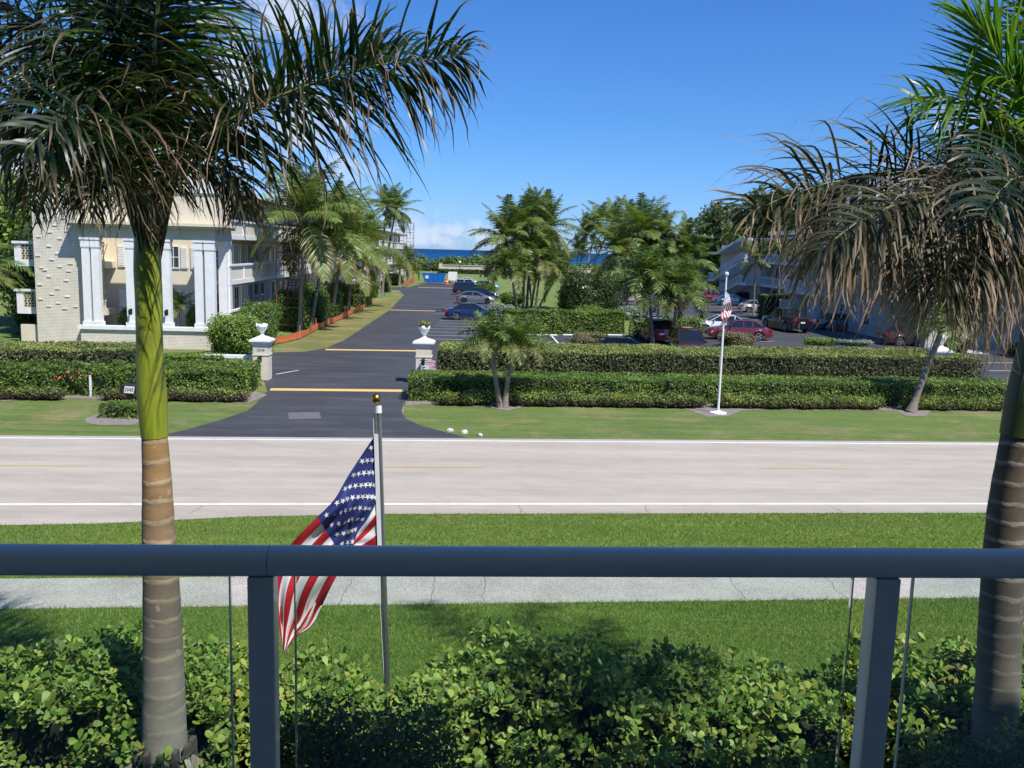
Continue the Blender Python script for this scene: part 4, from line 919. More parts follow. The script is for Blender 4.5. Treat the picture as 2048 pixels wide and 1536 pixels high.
# ------------------------------------------------------------------ gate pillars and signs
def pillar(label, px, cap_py, number=None, five=None, D=41, plant=False, h=2.0, right_plate=False):
    p = at(px, cap_py, D); zc = p.z; root = empty('gate_pillar', (p.x, D + .35, 0), R(1), label, 'gate pillar', 'cream gate pillars')
    s = .345
    part_box('shaft', root, M['cream_pale'], -s, s, -s, s, 0, zc - .30)
    part_box('band', root, M['cream_pale'], -s - .03, s + .03, -s - .03, s + .03, zc - .72, zc - .66)
    m = MB(); m.add([(-s, -s, zc - .30), (s, -s, zc - .30), (s, s, zc - .30), (-s, s, zc - .30), (-.46, -.46, zc - .08), (.46, -.46, zc - .08), (.46, .46, zc - .08), (-.46, .46, zc - .08)], [(0, 1, 5, 4), (1, 2, 6, 5), (2, 3, 7, 6), (3, 0, 4, 7)])
    m.box(-.49, .49, -.49, .49, zc - .08, zc); m.add([(-.49, -.49, zc), (.49, -.49, zc), (.49, .49, zc), (-.49, .49, zc), (0, 0, zc + .22)], [(0, 1, 4), (1, 2, 4), (2, 3, 4), (3, 0, 4)]); m.build('cap', M['white'], root)
    lantern(root, 0, -s, zc - .86, 1.2)
    if number: text('number', number, .17, M['text_dark'], root, (.02, -s - .004, zc - .47), sx=1.1)
    if five:
        part_box('number_plate', root, M['plate'], -.16, .25, -s - .02, -s - .002, zc - 1.50, zc - 1.08)
        text('number', '5', .42, M['text_dark'], root, (.03, -s - .026, zc - 1.30))
        part_box('small_plaque', root, M['plate'], -.20, .27, -s - .015, -s - .002, zc - 1.04, zc - .78)
        m = MB(); m.box(-.17, .22, -s - .019, -s - .016, zc - .86, zc - .83); m.box(-.12, .22, -s - .019, -s - .016, zc - .95, zc - .92); m.box(-.17, .20, -s - .019, -s - .016, zc - 1.01, zc - .995); m.build('blue_lines', M['text_blue'], root)
    # urn on top is a thing of its own
    u = empty('urn', (p.x, D + .35, zc + .20), 0, None, 'urn', 'white urns on the gate pillars')
    n = 16; prof = [(.10, 0), (.11, .03), (.05, .07), (.10, .12), (.20, .24), (.25, .38)]; m = MB(); m.lathe(prof, (0, 0, 0), n)
    top = []
    for k in range(n):      # scalloped rim
        a = 2 * math.pi * k / n; zz = .46 + .09 * math.cos(4 * a + .6); top.append((.27 * math.cos(a), .27 * math.sin(a), zz))
    b = len(m.v) - n; m.v += top; m.f += [(b + k, b + (k + 1) % n, b + n + (k + 1) % n, b + n + k) for k in range(n)]; m.m += [0] * n
    uo = m.build('bowl', M['white'], u, smooth=True); uo.modifiers.new('thick', 'SOLIDIFY').thickness = .03
    if plant:
        C, NN, (V, Fq) = blobs([(0, 0, .60, .26, .26, .16)], 700, .09, .8); o = link('leaves', npmesh('leaves', V, Fq, M['lowshrub']), u); o['kind'] = 'stuff'
        k = rng.choice(len(C), 25); V, T = leaf_cards(C[k] + NN[k] * .03, NN[k], .07, .9); o = link('blossoms', npmesh('blossoms', V, T, M['flowerred']), u); o['kind'] = 'stuff'
    return root, u
M['cream_pale'] = surf('pale_cream_stucco', (.68, .62, .50), (.62, .56, .45), 1.5, .85, bumps=.1)
_, u = pillar('cream gate pillar numbered 2545 left of the driveway', 520, 680, number='2545'); u['label'] = 'empty white scalloped urn on the pillar numbered 2545'
_, u = pillar('cream gate pillar right of the driveway with a black 5 on a plate', 847, 684, five=True, plant=True); u['label'] = 'white urn planted with small red flowers on the driveway pillar'
_, u = pillar('cream gate pillar with a 5 behind the leaning palm, far right', 1888, 701, five=True, D=43.5); u['label'] = 'white urn half hidden by hanging palm leaves, right gate pillar'
wl2 = empty('garden_wall', (-13.6, 41.5, 0), R(1), 'short low cream wall with white coping left of the 2545 pillar', 'wall'); part_box('wall', wl2, M['cream_pale'], -.8, 1.3, -.15, .15, 0, .95); part_box('coping', wl2, M['white'], -.85, 1.3, -.22, .22, .95, 1.08)
p = at(867, 730, 40.4)
sg = empty('sign_board', (p.x, 40.4, 0), 0, 'small pink sign board with red and blue lettering beside the right gate pillar', 'sign')
part_box('panel', sg, M['pink'], -.225, .225, -.015, .015, .45, 1.21); m = MB(); m.box(-.2, -.17, .016, .04, 0, 1.1); m.box(.17, .2, .016, .04, 0, 1.1); m.build('stake', M['plate'], sg)
for i, (s_, mt, sz) in enumerate((('TOW AWAY', 'text_red', .105), ('- THE -', 'text_blue', .10), ('NO PARKING', 'text_red', .085), ('ANGELS', 'text_blue', .12))):
    if i in (0, 1, 3): text('lettering', s_ if i != 3 else 'AWAY', sz, M[mt], sg, (0, -.018, 1.10 - .19 * i + (.04 if i == 3 else 0)), sx=.9)
    else:
        m = MB()
        for k in range(7): m.box(-.19 + .056 * k, -.155 + .056 * k, -.019, -.016, .68, .76)
        m.build('lettering', M[mt], sg)
# lit number box in the lawn, marker post
p = gp(250, 815)
nb = empty('number_box', (p[0], p[1] + .35, 0), R(-14), 'dark angled box reading 2545 on a clipped shrub in the left lawn', 'house number sign')
m = MB(); m.add([(-.26, -.20, .50), (.40, -.20, .50), (.40, .2, .50), (-.26, .2, .50), (-.26, -.12, .80), (.40, -.12, .80), (.40, .2, .84), (-.26, .2, .84)], [(0, 3, 2, 1), (4, 5, 6, 7), (0, 1, 5, 4), (1, 2, 6, 5), (2, 3, 7, 6), (3, 0, 4, 7)]); m.build('housing', M['black'], nb); part_box('post', nb, M['black'], -.05, .15, -.05, .05, 0, .5)
m = MB(); m.add([(-.05, -.205, .53), (.38, -.205, .53), (.38, -.135, .78), (-.05, -.135, .78)], [(0, 1, 2, 3)]); m.build('face', M['cream_pale'], nb); text('number', '2545', .19, M['text_dark'], nb, (.165, -.178, .655), (R(75), 0, 0))
mp_ = empty('marker_post', (*gp(182, 793), 0), 0, 'thin white marker post in front of the red-flowering hedge', 'post'); part_box('post', mp_, M['white'], -.04, .04, -.03, .03, 0, .84); part_box('tip', mp_, M['white'], -.045, .045, -.035, .035, .84, .86)
# ------------------------------------------------------------------ hedges and roadside shrubs
hedge('long clipped green hedge running right from the driveway behind the flagpole', [(-4.25, 36.3), (22.4, 39.0), (22.2, 41.3), (-4.4, 38.7)], 1.0, 420, .095, M['hedge_green'], amp=.035)
hedge('tall mown olive hedge behind the clipped hedge, right of the pillar', [(-3.4, 40.3), (22.6, 43.0), (22.4, 47.2), (-3.5, 44.2)], 1.72, 300, .11, M['hedge_olive'], amp=.05, topmat=M['hedge_sunlit_top'], tilt=.9)
hedge('tall mown hedge in front of the brick portico, left of the big palm', [(-27, 36.2), (-16.1, 37.8), (-16.3, 41.2), (-27, 39.6)], 1.62, 300, .11, M['hedge_olive'], amp=.05, topmat=M['hedge_sunlit_top'], tilt=.9)
hedge('short clipped hedge between the big palm trunk and the 2545 pillar', [(-16.0, 40.0), (-13.3, 40.6), (-13.4, 42.2), (-16.0, 41.6)], 1.1, 420, .095, M['hedge_green'])
hedge('flowering hedge with coral blossoms left of the driveway', [(-25, 34.6), (-15.7, 35.6), (-15.6, 37.2), (-25, 36.0)], 1.15, 420, .11, M['bushmid'], amp=.14, f=2.1)
hedge('rounded leafy hedge end beside the driveway below the 2545 pillar', [(-15.8, 35.4), (-10.9, 36.6), (-11.1, 39.4), (-15.6, 38.6)], 1.12, 420, .105, M['hedge_green'], amp=.10, f=1.7)
k_ = []
for (a, b) in ((90, 745), (112, 750), (118, 756), (132, 748), (146, 753), (152, 738), (160, 748), (168, 754), (70, 734), (40, 735)):
    q = at(a, b, 34.9 + (b < 742) * .9); k_ += [(q.x + rng.normal() * .05, q.y, q.z + rng.normal() * .04) for _ in range(3)]
C_ = np.array(k_) + rng.normal(size=(len(k_), 3)) * .06; V_, T_ = leaf_cards(C_, np.tile([0, -1., .6], (len(C_), 1)), .10, .9)
o = link('blossom_clusters', npmesh('blossoms', V_, T_, M['flowerred'])); o['kind'] = 'stuff'; o['label'] = 'coral red blossoms on the left hedge'
def rowshrub(label, pts, h, r, mat, low=.5, dens=330, leaf=.075, name='shrub', group='low shrubs in the roadside beds'):
    root = empty(name, (pts[0][0], pts[0][1], 0), 0, label, 'shrub', group); parts = []; rs = random.Random(len(label))
    for a, b in zip(pts, pts[1:]):
        L = math.dist(a, b); n = max(1, int(L / (r * .8)))
        for i in range(n):
            t = (i + .5) / n; hh = h * rs.uniform(.75, 1.12); parts.append((a[0] + (b[0] - a[0]) * t - pts[0][0] + rs.uniform(-.1, .1), a[1] + (b[1] - a[1]) * t - pts[0][1] + rs.uniform(-.1, .1), hh * .52, r, r * .8, hh * .48))
    C, NN, (V, Fq) = blobs(parts, dens, leaf, .35); n1 = len(C)
    mi = np.where(C[:, 2] < h * low * (.6 + .5 * rng.random(n1)), 1, 0)
    o = link('foliage', npmesh('foliage', V, Fq, [mat, M['reddish']], mi=mi), root); o['kind'] = 'stuff'
    mb = MB()
    for p in parts: mb.lathe([(.05, 0), (r * .6, p[5] * .4), (r * .55, p[5] * 1.2), (.05, p[5] * 1.6)], (p[0], p[1], 0), 6)
    mb.build('dark_core', M['core'], root); return root
rowshrub('low bright shrubs in front of the clipped hedge, left of the twin-trunk palm', [(-2.95, 35.7), (-.9, 35.8)], .66, .42, M['lowshrub'], .25)
rowshrub('low shrubs with purplish stems between the twin-trunk palm and the white flagpole', [(.0, 35.95), (4, 36.3), (7.8, 36.7)], .62, .42, M['lowshrub'], .55)
rowshrub('low shrubs between the white flagpole and the leaning palm', [(8.5, 36.75), (12, 37.1), (15.6, 37.5)], .62, .42, M['lowshrub'], .4)
rowshrub('low bright shrubs right of the leaning palm at the hedge end', [(16.6, 37.6), (20.9, 38.1)], .60, .42, M['lowshrub'], .15)
rowshrub('low reddish shrubs at the far left of the front bed', [(-22, 34.0), (-17.6, 34.4)], .50, .42, M['lowshrub'], .8)
rowshrub('low shrubs right of the big palm trunk ending at the driveway', [(-15.9, 34.6), (-13, 34.9), (-10.6, 35.2)], .55, .42, M['lowshrub'], .75)
x_, y_ = gp(238, 838); hedge('small clipped round shrub with the 2545 box on it', [(x_ - .72, y_ - .05), (x_ + .70, y_), (x_ + .66, y_ + .95), (x_ - .70, y_ + .9)], .52, 420, .08, M['hedge_green'], name='shrub', cat='shrub')
# ------------------------------------------------------------------ bushes and trees
bush('big rounded bush at the corner of the portico, left of the 2545 pillar', -15.6, 50.2, 1.7, 1.8, 2.3, M['bushbright'], leaf=.12, dens=200, jit=.7)
bush('dark green bush against the gallery wall under the scaffold', -15.9, 55.5, 1.3, 1.6, 2.7, M['bushmid'], leaf=.11)
bush('small round bush just behind the 2545 urn', -14.9, 52.8, .9, .9, 1.7, M['bushmid'], leaf=.10)
for i, (x, y, r, h) in enumerate(((-16.2, 66, 1.2, 3.0), (-16.3, 73, 1.4, 3.2), (-16.7, 81, 1.3, 2.6), (-17.1, 88, 1.5, 2.8), (-17.6, 99, 1.3, 2.2), (-18.2, 112, 1.6, 2.2))):
    bush(['tall shrub between the first palm trunks and the gallery wall', 'second tall shrub along the gallery wall, behind the orange fence', 'third shrub along the gallery wall', 'fourth shrub along the gallery wall near the lamp posts', 'fifth shrub along the gallery wall', 'farthest low shrub along the gallery wall'][i], x, y, r, r * 1.4, h, M['bushmid'], leaf=.14, dens=150, group='foundation shrubs along the gallery building')
for i, (x, y, w, l) in enumerate(((-15.6, 76, 1.4, 4), (-16.0, 93, 1.3, 6))):
    hedge(['clipped box hedge beside the palm trunks on the left lawn', 'farther clipped box hedge along the gallery building'][i], [(x - w / 2, y), (x + w / 2, y), (x + w / 2 - .2, y + l), (x - w / 2 - .2, y + l)], 1.3, 110, .12, M['bushmid'])
hedge('low dark hedge left of the drive where it opens between the two buildings', [(-22, 126), (-17.6, 126), (-17.6, 129), (-22, 129)], 1.5, 50, .2, M['bushdark'])
bush('dark shrub near the grassy corner of the second building', -20.5, 152, 2, 3, 2, M['bushmid'], dens=60, leaf=.25)
hedge('clipped hedge at the near end of the central island', [(-.9, 68.2), (8.6, 69.3), (8.4, 71.6), (-.9, 70.4)], 1.75, 240, .15, M['hedge_green'], amp=.08)
bush('round flowering tree with white blossoms in the central island', 6.6, 84, 3.4, 3.0, 4.7, M['bushdark'], n=9, dens=130, leaf=.17, flowers=(M['flowerwhite'], 60, .22), name='tree', cat='tree')
bush('variegated low bush on the kerb between the parking bays', *gp(1176, 690), 1.3, .7, .9, M['dryfringe'], dens=330, leaf=.09)
bush('pale flowering shrub poking above the tall hedge near the red crossover', *gp(1478, 693), 1.5, .8, 1.0, M['dryfringe'], dens=300, leaf=.09)
bush('small green shrub just behind the tall hedge, right of the flagpole', *gp(1640, 700), 1.1, .6, .55, M['bushbright'], dens=300, leaf=.1, z0=.3)
bush('silvery low shrub just behind the tall hedge', *gp(1705, 702), 1.4, .6, .5, M['silver'], dens=300, leaf=.08, z0=.3)
x_, y_ = gp(1376, 678); hedge('bright green clipped bush cube left of the white sedan', [(x_ - 1.15, y_ - .2), (x_ + 1.15, y_ - .1), (x_ + 1.15, y_ + 1.9), (x_ - 1.15, y_ + 1.8)], 1.55, 150, .12, M['bushbright'], amp=.10)
x_, y_ = gp(1283, 677); hedge('clipped green bush left of the parked red car', [(x_ - .7, y_ - .1), (x_ + 1.0, y_), (x_ + 1.0, y_ + 1.6), (x_ - .7, y_ + 1.6)], 1.35, 140, .12, M['hedge_green'], amp=.08)
x_, y_ = gp(1545, 640); hedge('tall flat-topped hedge block beside the silver coupe', [(x_ - .9, y_), (x_ + 1.6, y_), (x_ + 1.6, y_ + 3), (x_ - .9, y_ + 3)], 2.5, 90, .15, M['bushdark'], topmat=M['bushbright'])  # bright top over dark sides: overhead sun put into the leaf colours
for i, (a, b, r, h) in enumerate(((1130, 655, 1.4, 1.4), (1180, 650, 1.6, 1.7), (1000, 640, 1.4, 1.5), (1025, 612, 1.6, 1.5), (1240, 640, 1.2, .8), (1260, 628, 1.3, .9), (1215, 600, 2.0, 1.6), (970, 590, 1.8, 1.7))):
    bush(['low shrub behind the island hedge, left of the flowering tree', 'shrub under the round flowering tree', 'grey-green shrub at the foot of the first island palms', 'shrub among the island palm trunks', 'silvery ground shrub in the shaded grass gap', 'second silvery ground shrub by the kerb', 'dark shrub behind the round flowering tree', 'low shrub on the far part of the island'][i], *gp(a, b), r, r * .8, h, M['silver'] if i in (2, 4, 5) else M['bushmid'], dens=110, leaf=.17, core=i not in (4, 5))
# left background trees
bush('tall broadleaf tree behind the left balcony', -33, 64, 6.0, 5, 10.5, M['bushbright'], n=9, dens=30, leaf=.34, name='tree', cat='tree', stem=2, trunk=1)
bush('dark dense tree in the shade beside the brick wall', -30.2, 59, 3.4, 3, 7.2, M['bushdark'], n=7, dens=60, leaf=.28, name='tree', cat='tree')
palm('feathery green palm spilling past the left edge of the picture', (-27.6, 46.5), (-28.2, 46.5, 4.6), 2.9, 'areca', 26, .14, 'areca_palm')
palm('second feathery palm behind the tall mown hedge, far left', (-30.2, 50), (-30.0, 50, 3.6), 2.6, 'areca', 22, .12, 'areca_palm')
# plants inside the portico
palm('bushy palm growing inside the portico', (-20.2, 54.2), (-20.2, 54.2, 2.3), 1.3, 'areca', 16, .07, 'areca_palm', z0=.9)
bush('leafy dark shrub inside the portico by the right columns', -19.0, 54.4, .8, .7, 1.6, M['bushmid'], z0=.9, leaf=.12)
bush('sparse young shrub inside the portico by the left columns', -23.2, 53.9, .6, .5, 1.4, M['bushmid'], z0=.9, dens=90, core=False, leaf=.12)
# trees behind the right building
for i, (a, b, D, rx, h) in enumerate(((1480, 455, 165, 8, 15.5), (1570, 430, 160, 9, 18), (1660, 420, 150, 9, 18.5))):
    q = at(a, b, D); bush(['feathery dark tree behind the stair tower roof', 'tall feathery tree rising behind the right building', 'tall dark tree behind the right building nearer the picture edge'][i], q.x, D, rx, 5, h, M['bushdark'], n=9, dens=9, leaf=.75, name='tree', cat='tree', trunk=1, jit=.6, core=True)
bush('dark shrub by the window of the right building', *gp(1945, 694), 1.6, 1.1, 1.5, M['bushdark'], leaf=.13)
bush('dark low bush right of the far gate pillar', *gp(1915, 706), 1.0, .8, 1.1, M['bushdark'], leaf=.13)
bush('small dark bush at the right picture edge', *gp(2040, 712), 1.0, .8, .9, M['bushdark'], leaf=.13)
# ------------------------------------------------------------------ palms
GL = 'coconut palms lining the left lawn'
palm_px('nearest coconut palm, first trunk on the lawn beside the orange fence', (600, 666), (610, 437), 118, n=24, rt=.15, group=GL, nuts=5)
palm_px('second coconut palm leaning right, trunk just behind the first', (622, 660), (664, 446), 100, n=22, rt=.15, group=GL, nuts=4)
palm_px('third coconut palm with a dark trunk base', (665, 638), (690, 468), 88, n=22, rt=.16, group=GL)
palm_px('fourth coconut palm with a pale green crown, behind the third', (697, 625), (706, 520), 84, n=18, rt=.15, group=GL)
palm_px('fifth coconut palm with grey trailing fronds', (719, 612), (730, 497), 78, n=20, rt=.18, group=GL)
palm_px('sixth coconut palm next to the white stand', (748, 592), (728, 470), 52, n=18, rt=.18, group=GL)
palm_px('tall slender coconut palm, left of the tall pair by the scaffold', (758, 590), (774, 412), 46, n=20, rt=.17, group=GL)
palm_px('tall slender coconut palm leaning right, right of the tall pair', (764, 588), (792, 420), 46, n=20, rt=.17, group=GL, seed=3)
palm_px('short coconut palm on the far lawn before the dumpster', (815, 567), (817, 516), 30, n=18, rt=.2, group=GL)
palm_px('small coconut palm left of the far short one', (799, 572), (800, 528), 22, n=16, rt=.2, group=GL)
palm_px('tiny far palm at the end of the left lawn', (838, 560), (836, 540), 14, n=12, rt=.15, group=GL)
q = at(541, 352, 96); palm('lone palm crown rising above the roof behind the scaffold', (q.x, 96), q, 1.3, 'cocog', 14, .14)
q = at(700, 418, 140); palm('far palm crown above the gallery roof by the mast', (q.x, 140), q, 2.6, 'cocog', 14, .14)
GC = 'palms in the central island'
for i, (b, c, r, k, n, rt) in enumerate((((1033, 629), (1012, 478), 82, 'coco', 20, .15), ((1046, 628), (1050, 450), 72, 'coco', 20, .15), ((1053, 627), (1068, 412), 42, 'coco', 16, .14), ((1061, 626), (1096, 452), 66, 'coco', 18, .13),
        ((1070, 630), (1083, 520), 62, 'small', 26, .12), ((1036, 634), (1020, 540), 60, 'small', 24, .12), ((1078, 618), (1118, 548), 58, 'cocog', 22, .12), ((1064, 622), (1050, 500), 60, 'coco', 18, .12), ((1040, 600), (1080, 470), 60, 'coco', 16, .14))):
    palm_px(['leftmost coconut palm of the central clump with a long drooping yellow frond', 'coconut palm in the middle of the central clump', 'highest palm crown of the central clump', 'coconut palm right of the clump centre, pale fronds', 'short full palm low in the central clump', 'short palm at the left foot of the central clump', 'green palm at the right edge of the central clump', 'mid-height palm inside the central clump', 'farther coconut palm behind the central clump'][i], b, c, r, key=k, n=n, rt=rt, group=GC)
GF = 'far palms by the beach'
for i, (b, c, r, n) in enumerate((((1157, 556), (1172, 468), 46, 20), ((1170, 557), (1196, 446), 44, 18), ((1180, 556), (1224, 448), 56, 18), ((1187, 560), (1187, 545), 16, 12), ((1150, 556), (1158, 500), 34, 14), ((1240, 600), (1262, 452), 58, 20))):
    palm_px(['far slim-trunked palm against the sea, leftmost of its group', 'second far palm standing against the sea', 'tall far palm with a leaning crown right of the sea gap', 'tiny young palm in front of the beach wall', 'low yellowing far palm beside the sea gap', 'tall far palm behind the right clump'][i], b, c, r, n=n, rt=.22, group=GF)
GR = 'palms right of centre'
for i, (b, c, r, k, n, rt) in enumerate((((1284, 641), (1232, 500), 72, 'coco', 20, .14), ((1296, 641), (1290, 468), 76, 'coco', 20, .13), ((1305, 690), (1296, 566), 84, 'small', 28, .13), ((1315, 641), (1330, 470), 58, 'coco', 18, .12), ((1322, 641), (1350, 548), 70, 'small', 26, .10), ((1332, 641), (1384, 520), 56, 'cocog', 24, .10),
        ((1343, 691), (1356, 590), 74, 'small', 28, .12), ((1241, 610), (1262, 560), 50, 'coco', 18, .14), ((1254, 616), (1250, 520), 60, 'coco', 18, .14), ((1336, 641), (1310, 520), 66, 'small', 26, .10), ((1326, 640), (1370, 480), 50, 'cocog', 22, .1))):
    palm_px(['coconut palm at the left of the right-hand clump', 'tall coconut palm topping the right-hand clump', 'nearest small palm, trunk rising in front of the parked red car', 'coconut palm right of the clump top', 'dense green palm above the red car', 'bright green palm at the right edge of the clump', 'small palm with a slanting trunk between the red car and the crossover', 'palm with dry fronds beside the parking lot', 'grey-fronded coconut palm left in the clump', 'dense short palm in the middle of the clump', 'green palm crown below the tan roof'][i], b, c, r, key=k, n=n, rt=rt, group=GR)
GB = 'slender palms in front of the right building'
for i, (bx, c, r, D, k) in enumerate(((1508, (1512, 520), 42, 98, 'cocog'), (1582, (1586, 508), 30, 92, 'small'), (1620, (1622, 518), 38, 88, 'cocog'), (1560, (1558, 500), 30, 97, 'small'), (1470, (1466, 470), 30, 150, 'cocog'))):
    q = at(c[0], c[1], D); palm(['slim palm with bright fronds in front of the first gallery', 'thin palm trunk before the white railings', 'young palm with yellow-green fronds before the curved balcony', 'second slim palm among the galleries', 'palm crown behind the stair roof'][i], (at(bx, 600, D).x, D), q, r * D / F_PX, k, 14, .09, group=GB)
# twin-trunk palm in the roadside bed
tw = empty('twin_trunk_palm', (-.45, 35.5, 0), 0, 'twin-trunk palm with arching fronds in front of the clipped hedge', 'palm tree')
for (bx, cx, cy, r_) in ((.0, 982, 684, 1), (.18, 1042, 690, 1)):
    c = at(cx, cy, 35.5) - Vector((-.45, 35.5, 0)); mid = at(990 if r_ and cx < 1000 else 1018, 750, 35.5) - Vector((-.45, 35.5, 0))
    pts, _ = resample([(bx, 0, 0), (mid.x, mid.y, mid.z), (c.x, c.y, c.z)], 10)
    MB().tube(pts, [.17, .12, .10, .095, .09, .085, .085, .09, .08, .07], 10).build('trunk', M['trunk'], tw, smooth=True)
    for i in range(19):
        cl = FR['small'][min(4, int((i + .5) / 19 * 5))]; link('frond', random.choice(cl), tw, Vector(c), (random.uniform(-.3, .3), 0, i * 2.4), .62 * random.uniform(.9, 1.15))
# small leaning palm on the right, its dead skirt hanging by the pillar
lp = empty('leaning_palm', (*gp(1822, 824), 0), 0, 'grey palm leaning right in a ring of bare sand, near the right gate pillar', 'palm tree')
b_ = Vector((*gp(1822, 824), 0)); c = at(1888, 650, 37.6) - b_; mid = at(1845, 760, 37.2) - b_
pts, _ = resample([(0, 0, 0), (mid.x, mid.y, mid.z), (c.x, c.y, c.z)], 10); MB().tube(pts, [.26, .15, .13, .13, .125, .12, .12, .12, .11, .10], 10).build('trunk', M['trunk'], lp, smooth=True)
for i in range(20):
    cl = FR['small'][min(4, int((i + .5) / 20 * 5.4))]; link('frond', random.choice(cl), lp, Vector(c), (random.uniform(-.2, .2), 0, i * 2.4), .72 * random.uniform(.9, 1.15))
# ------------------------------------------------------------------ orange safety fence and path lights
fn = empty('safety_fence', (*gp(545, 690), 0), 0, 'sagging orange plastic safety fence strung along the left lawn', 'fence')
path = [gp(*p) for p in ((545, 691), (600, 679), (632, 662), (654, 652), (690, 636), (720, 621), (745, 606), (748, 592))]; o0 = fn.location
for i, (a, b) in enumerate(zip(path, path[1:])):
    n = 8; vs = []; fs = []
    h = .52 if i < 5 else .42
    for k in range(n + 1):
        t = k / n; sag = .16 * math.sin(math.pi * t); x = a[0] + (b[0] - a[0]) * t - o0.x; y = a[1] + (b[1] - a[1]) * t - o0.y + .05 * math.sin(9 * t)
        vs += [(x, y, .08), (x, y + .04, .08 + h * .5 - sag * .4), (x, y, .08 + h - sag)]
    for k in range(n): fs += [(3 * k, 3 * k + 3, 3 * k + 4, 3 * k + 1), (3 * k + 1, 3 * k + 4, 3 * k + 5, 3 * k + 2)]
    MB().add(vs, fs).build('mesh_panel', M['orange'], fn)
    MB().tube([(a[0] - o0.x, a[1] - o0.y, 0), (a[0] - o0.x, a[1] - o0.y, .95)], .03, 5).build('stake', M['orange'] if i % 2 == 0 else M['wood'], fn)
fn = empty('safety_fence', (*gp(808, 575), 0), 0, 'short far run of orange safety fence before the dumpster', 'fence'); o0 = fn.location
pa = [gp(*p) for p in ((808, 576), (818, 570), (830, 562))]
for a, b in zip(pa, pa[1:]):
    MB().add([(a[0] - o0.x, a[1] - o0.y, .1), (b[0] - o0.x, b[1] - o0.y, .1), (b[0] - o0.x, b[1] - o0.y, .95), (a[0] - o0.x, a[1] - o0.y, .9)], [(0, 1, 2, 3)]).build('mesh_panel', M['orange'], fn)
    MB().tube([(a[0] - o0.x, a[1] - o0.y, 0), (a[0] - o0.x, a[1] - o0.y, 1.1)], .04, 5).build('stake', M['wood'], fn)
for i, (a, b) in enumerate(((650, 662), (694, 640), (725, 622), (769, 592), (806, 574))):
    x, y = gp(a, b); pl = empty('path_lamp', (x, y, 0), 0, ['black path lamp at the first sag of the orange fence', 'second black path lamp along the orange fence', 'third black path lamp beside the orange fence', 'path lamp on the grass tip by the drive opening', 'far path lamp near the end of the left lawn'][i], 'path lamp', 'black path lamps on the left lawn')
    MB().tube([(0, 0, 0), (0, 0, .75)], .03, 6).build('post', M['black'], pl); MB().lathe([(.03, .74), (.10, .78), (.10, .95), (.15, .97), (.02, 1.08)], (0, 0, 0), 8).build('lamp_head', M['black'], pl)
x, y = gp(741, 590); tb = empty('work_table', (x, y, 0), R(4), 'white folding table standing on the lawn by the fence end', 'table'); part_box('table_top', tb, M['white'], -1.3, 1.3, -.4, .4, 1.05, 1.15)
for a in (-1.1, 1.1): part_box('leg', tb, M['white'], a - .05, a + .05, -.3, .3, 0, 1.05)
x, y = gp(733, 598); ld = empty('step_ladder', (x, y, 0), 0, 'white step ladder leaning near the work table', 'ladder'); m = MB(); m.bar((-.3, 0, 0), (-.55, .9, 3.1), .08, .08); m.bar((.3, 0, 0), (-.1, .9, 3.1), .08, .08); m.build('rails', M['white'], ld)
m = MB()
for k in range(9): t = (k + .6) / 10; m.bar((-.3 - .25 * t, .9 * t, 3.1 * t), (.3 - .4 * t, .9 * t, 3.1 * t), .06, .06)
m.build('rungs', M['white'], ld)
x, y = gp(818, 545); um = empty('closed_umbrella', (at(856, 540, 236).x, 236, 0), 0, 'closed dark blue parasol before the sandy wall', 'parasol'); MB().lathe([(.03, 0), (.03, .8), (.30, .9), (.18, 2.6), (.02, 3.0)], (0, 0, 0), 8).build('canopy', M['blue'], um); part_box('base', um, M['concrete'], -.4, .4, -.4, .4, 0, .15)
x = at(919, 540, 238).x; gl_ = empty('globe_lamp', (x, 238, 0), 0, 'globe lamp post before the sandy wall by the beach', 'lamp post'); MB().tube([(0, 0, 0), (0, 0, 2.6)], .07, 6).build('post', M['black'], gl_); MB().lathe([(.01, 2.6), (.28, 2.75), (.35, 3.0), (.25, 3.25), (.01, 3.35)], (0, 0, 0), 10).build('globe', M['white'], gl_, smooth=True)
